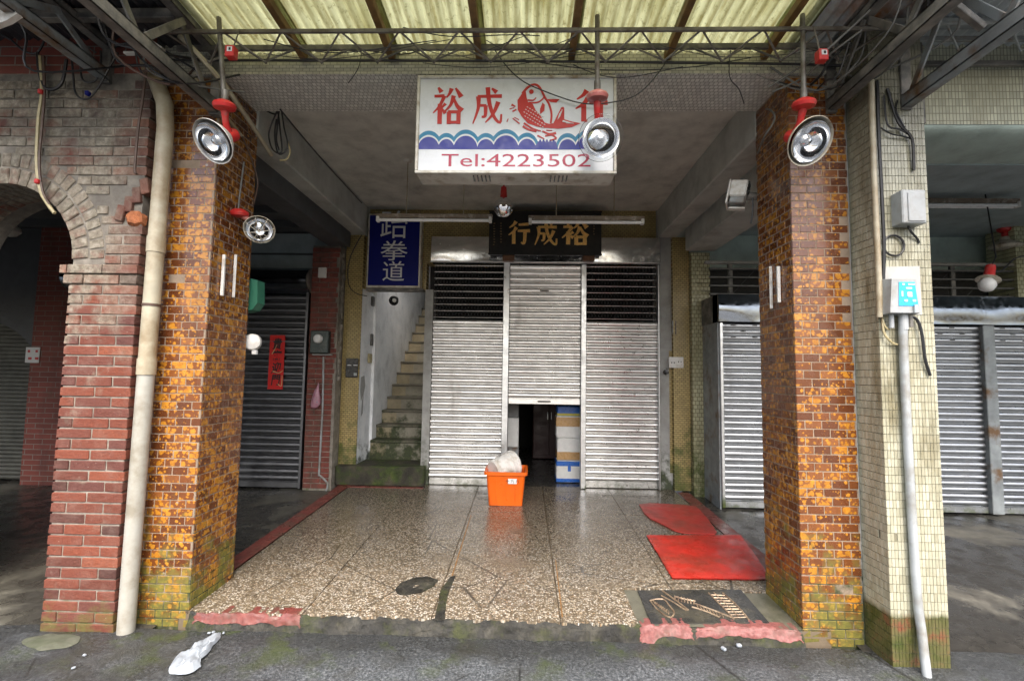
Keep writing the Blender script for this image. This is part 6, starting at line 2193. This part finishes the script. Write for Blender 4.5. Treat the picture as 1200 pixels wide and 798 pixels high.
tag(G().cbox(p, (.09, .08, .07), .008).build('junction_box', 'box_d'), 'dark green junction box at the end of the grey truss above the loops', 'box')
p = at(153, 63, Y=2.78)
tag(G().cbox(p, (.075, .03, .014), .003).build('white_strip', 'white_pl'), 'short white strip beside the dusty truss above the brick wall', 'strip')
o = G().prism([at(a, b, Y=2.3) for a, b in ((-8, 6), (14, 10), (20, 16), (8, 24), (-8, 30))], (0, .03, 0)).build('sky_patch', 'white_pl')  # white sheet added where bright sky shows past the canopy
tag(o, 'white patch standing in for bright sky under the dark canopy above the brick arch', 'sky patch')
# cables across the right trusses
for pts, r_, mt, lab in (
    ([(900, 103, 2.9), (930, 84, 2.8), (960, 66, 2.6), (990, 40, 2.5), (1020, 12, 2.4)], .006, 'cable_g', 'grey cable rising along the truss by the red number tag'),
    ([(905, 108, 2.9), (940, 92, 2.8), (975, 62, 2.6), (1010, 36, 2.5)], .006, 'cable_g', 'second grey cable rising along the truss by the red number tag'),
    ([(950, 100, 2.9), (962, 88, 2.8), (972, 72, 2.75), (985, 60, 2.7)], .008, 'cable', 'black cable bunch behind the dusty truss by the cream pillar'),
    ([(955, 108, 2.9), (968, 95, 2.8), (982, 88, 2.75), (995, 50, 2.7)], .006, 'cable', 'black cable slung under the dusty truss by the cream pillar'),
    ([(1052, 118, 2.78), (1050, 130, 2.76), (1060, 150, 2.76)], .005, 'cable', 'short black wire hanging from the grey truss end'),
    ([(898, 128, 3.2), (904, 130, 3.1), (908, 138, 3.05), (904, 148, 3.05), (896, 160, 3.1), (888, 180, 3.3)], .006, 'cable_g', 'grey cable hooked at the top of the orange pillar side'),
    ([(882, 232, 3.3), (882, 250, 3.3), (880, 262, 3.3)], .005, 'cable', 'short black lead dangling under the floodlight'),
):
    cable('cable', [at(a, b, Y=y) for a, b, y in pts], r_, mt, lab)
cable('cable', [at(432, 262, Y=5.94), at(411, 300, Y=5.94), at(408, 330, Y=5.94), at(416, 343, Y=5.94), at(430, 347, Y=5.94)], .006, 'cable', 'black cable drooping across the ochre pilaster by the blue sign')
cable('cable', [at(772, 250, Y=5.97), at(773, 300, Y=5.97), at(772, 322, Y=5.97)], .010, 'steel_g', 'dark conduit dropping beside the end of the polished hood')

# thin wires strung along and under the girder
wr = random.Random(21)
for i in range(9):
    x0 = wr.uniform(-2.1, .9)
    L = wr.uniform(.5, 1.3)
    z0, z1 = wr.uniform(3.56, 3.66), wr.uniform(3.56, 3.66)
    y0 = wr.uniform(2.66, 2.90)
    sag = wr.uniform(.02, .09)
    cable('wire', [V((x0 + L * k / 6, y0 + .02 * math.sin(k), z0 + (z1 - z0) * k / 6 - sag * math.sin(math.pi * k / 6))) for k in range(7)], wr.uniform(.0018, .0032), 'cable', 'thin black wire sagging under the lattice girder of the canopy', 'wire', 'thin wires under the lattice girder', 3)
for i in range(7):
    x0, y0 = wr.uniform(-2.95, -2.3), wr.uniform(2.3, 2.8)
    cable('wire', [V((x0, y0, 3.66)), V((x0 + wr.uniform(-.1, .1), y0 + .05, wr.uniform(3.4, 3.55))), V((x0 + wr.uniform(.1, .3), y0 + .08, wr.uniform(3.25, 3.45))), V((x0 + wr.uniform(.2, .6), 2.9, wr.uniform(3.4, 3.62)))], wr.uniform(.004, .008), wr.choice(['cable', 'cable', 'cable_g', 'cable_br']), 'loose cable looping below the dark canopy over the brick wall', 'wire', 'loose cables over the brick wall', 5)
for i in range(6):
    x0, y0 = wr.uniform(1.85, 2.3), wr.uniform(2.3, 2.7)
    cable('wire', [V((x0, y0, 3.66)), V((x0 + wr.uniform(-.05, .05), y0 + .1, wr.uniform(3.42, 3.55))), V((x0 + wr.uniform(-.25, .05), 2.88, wr.uniform(3.38, 3.5))), V((x0 - wr.uniform(.2, .5), 2.95, wr.uniform(3.45, 3.6)))], wr.uniform(.004, .007), wr.choice(['cable', 'cable', 'cable_g']), 'loose cable looping among the trusses by the cream pillar', 'wire', 'loose cables by the cream pillar', 5)
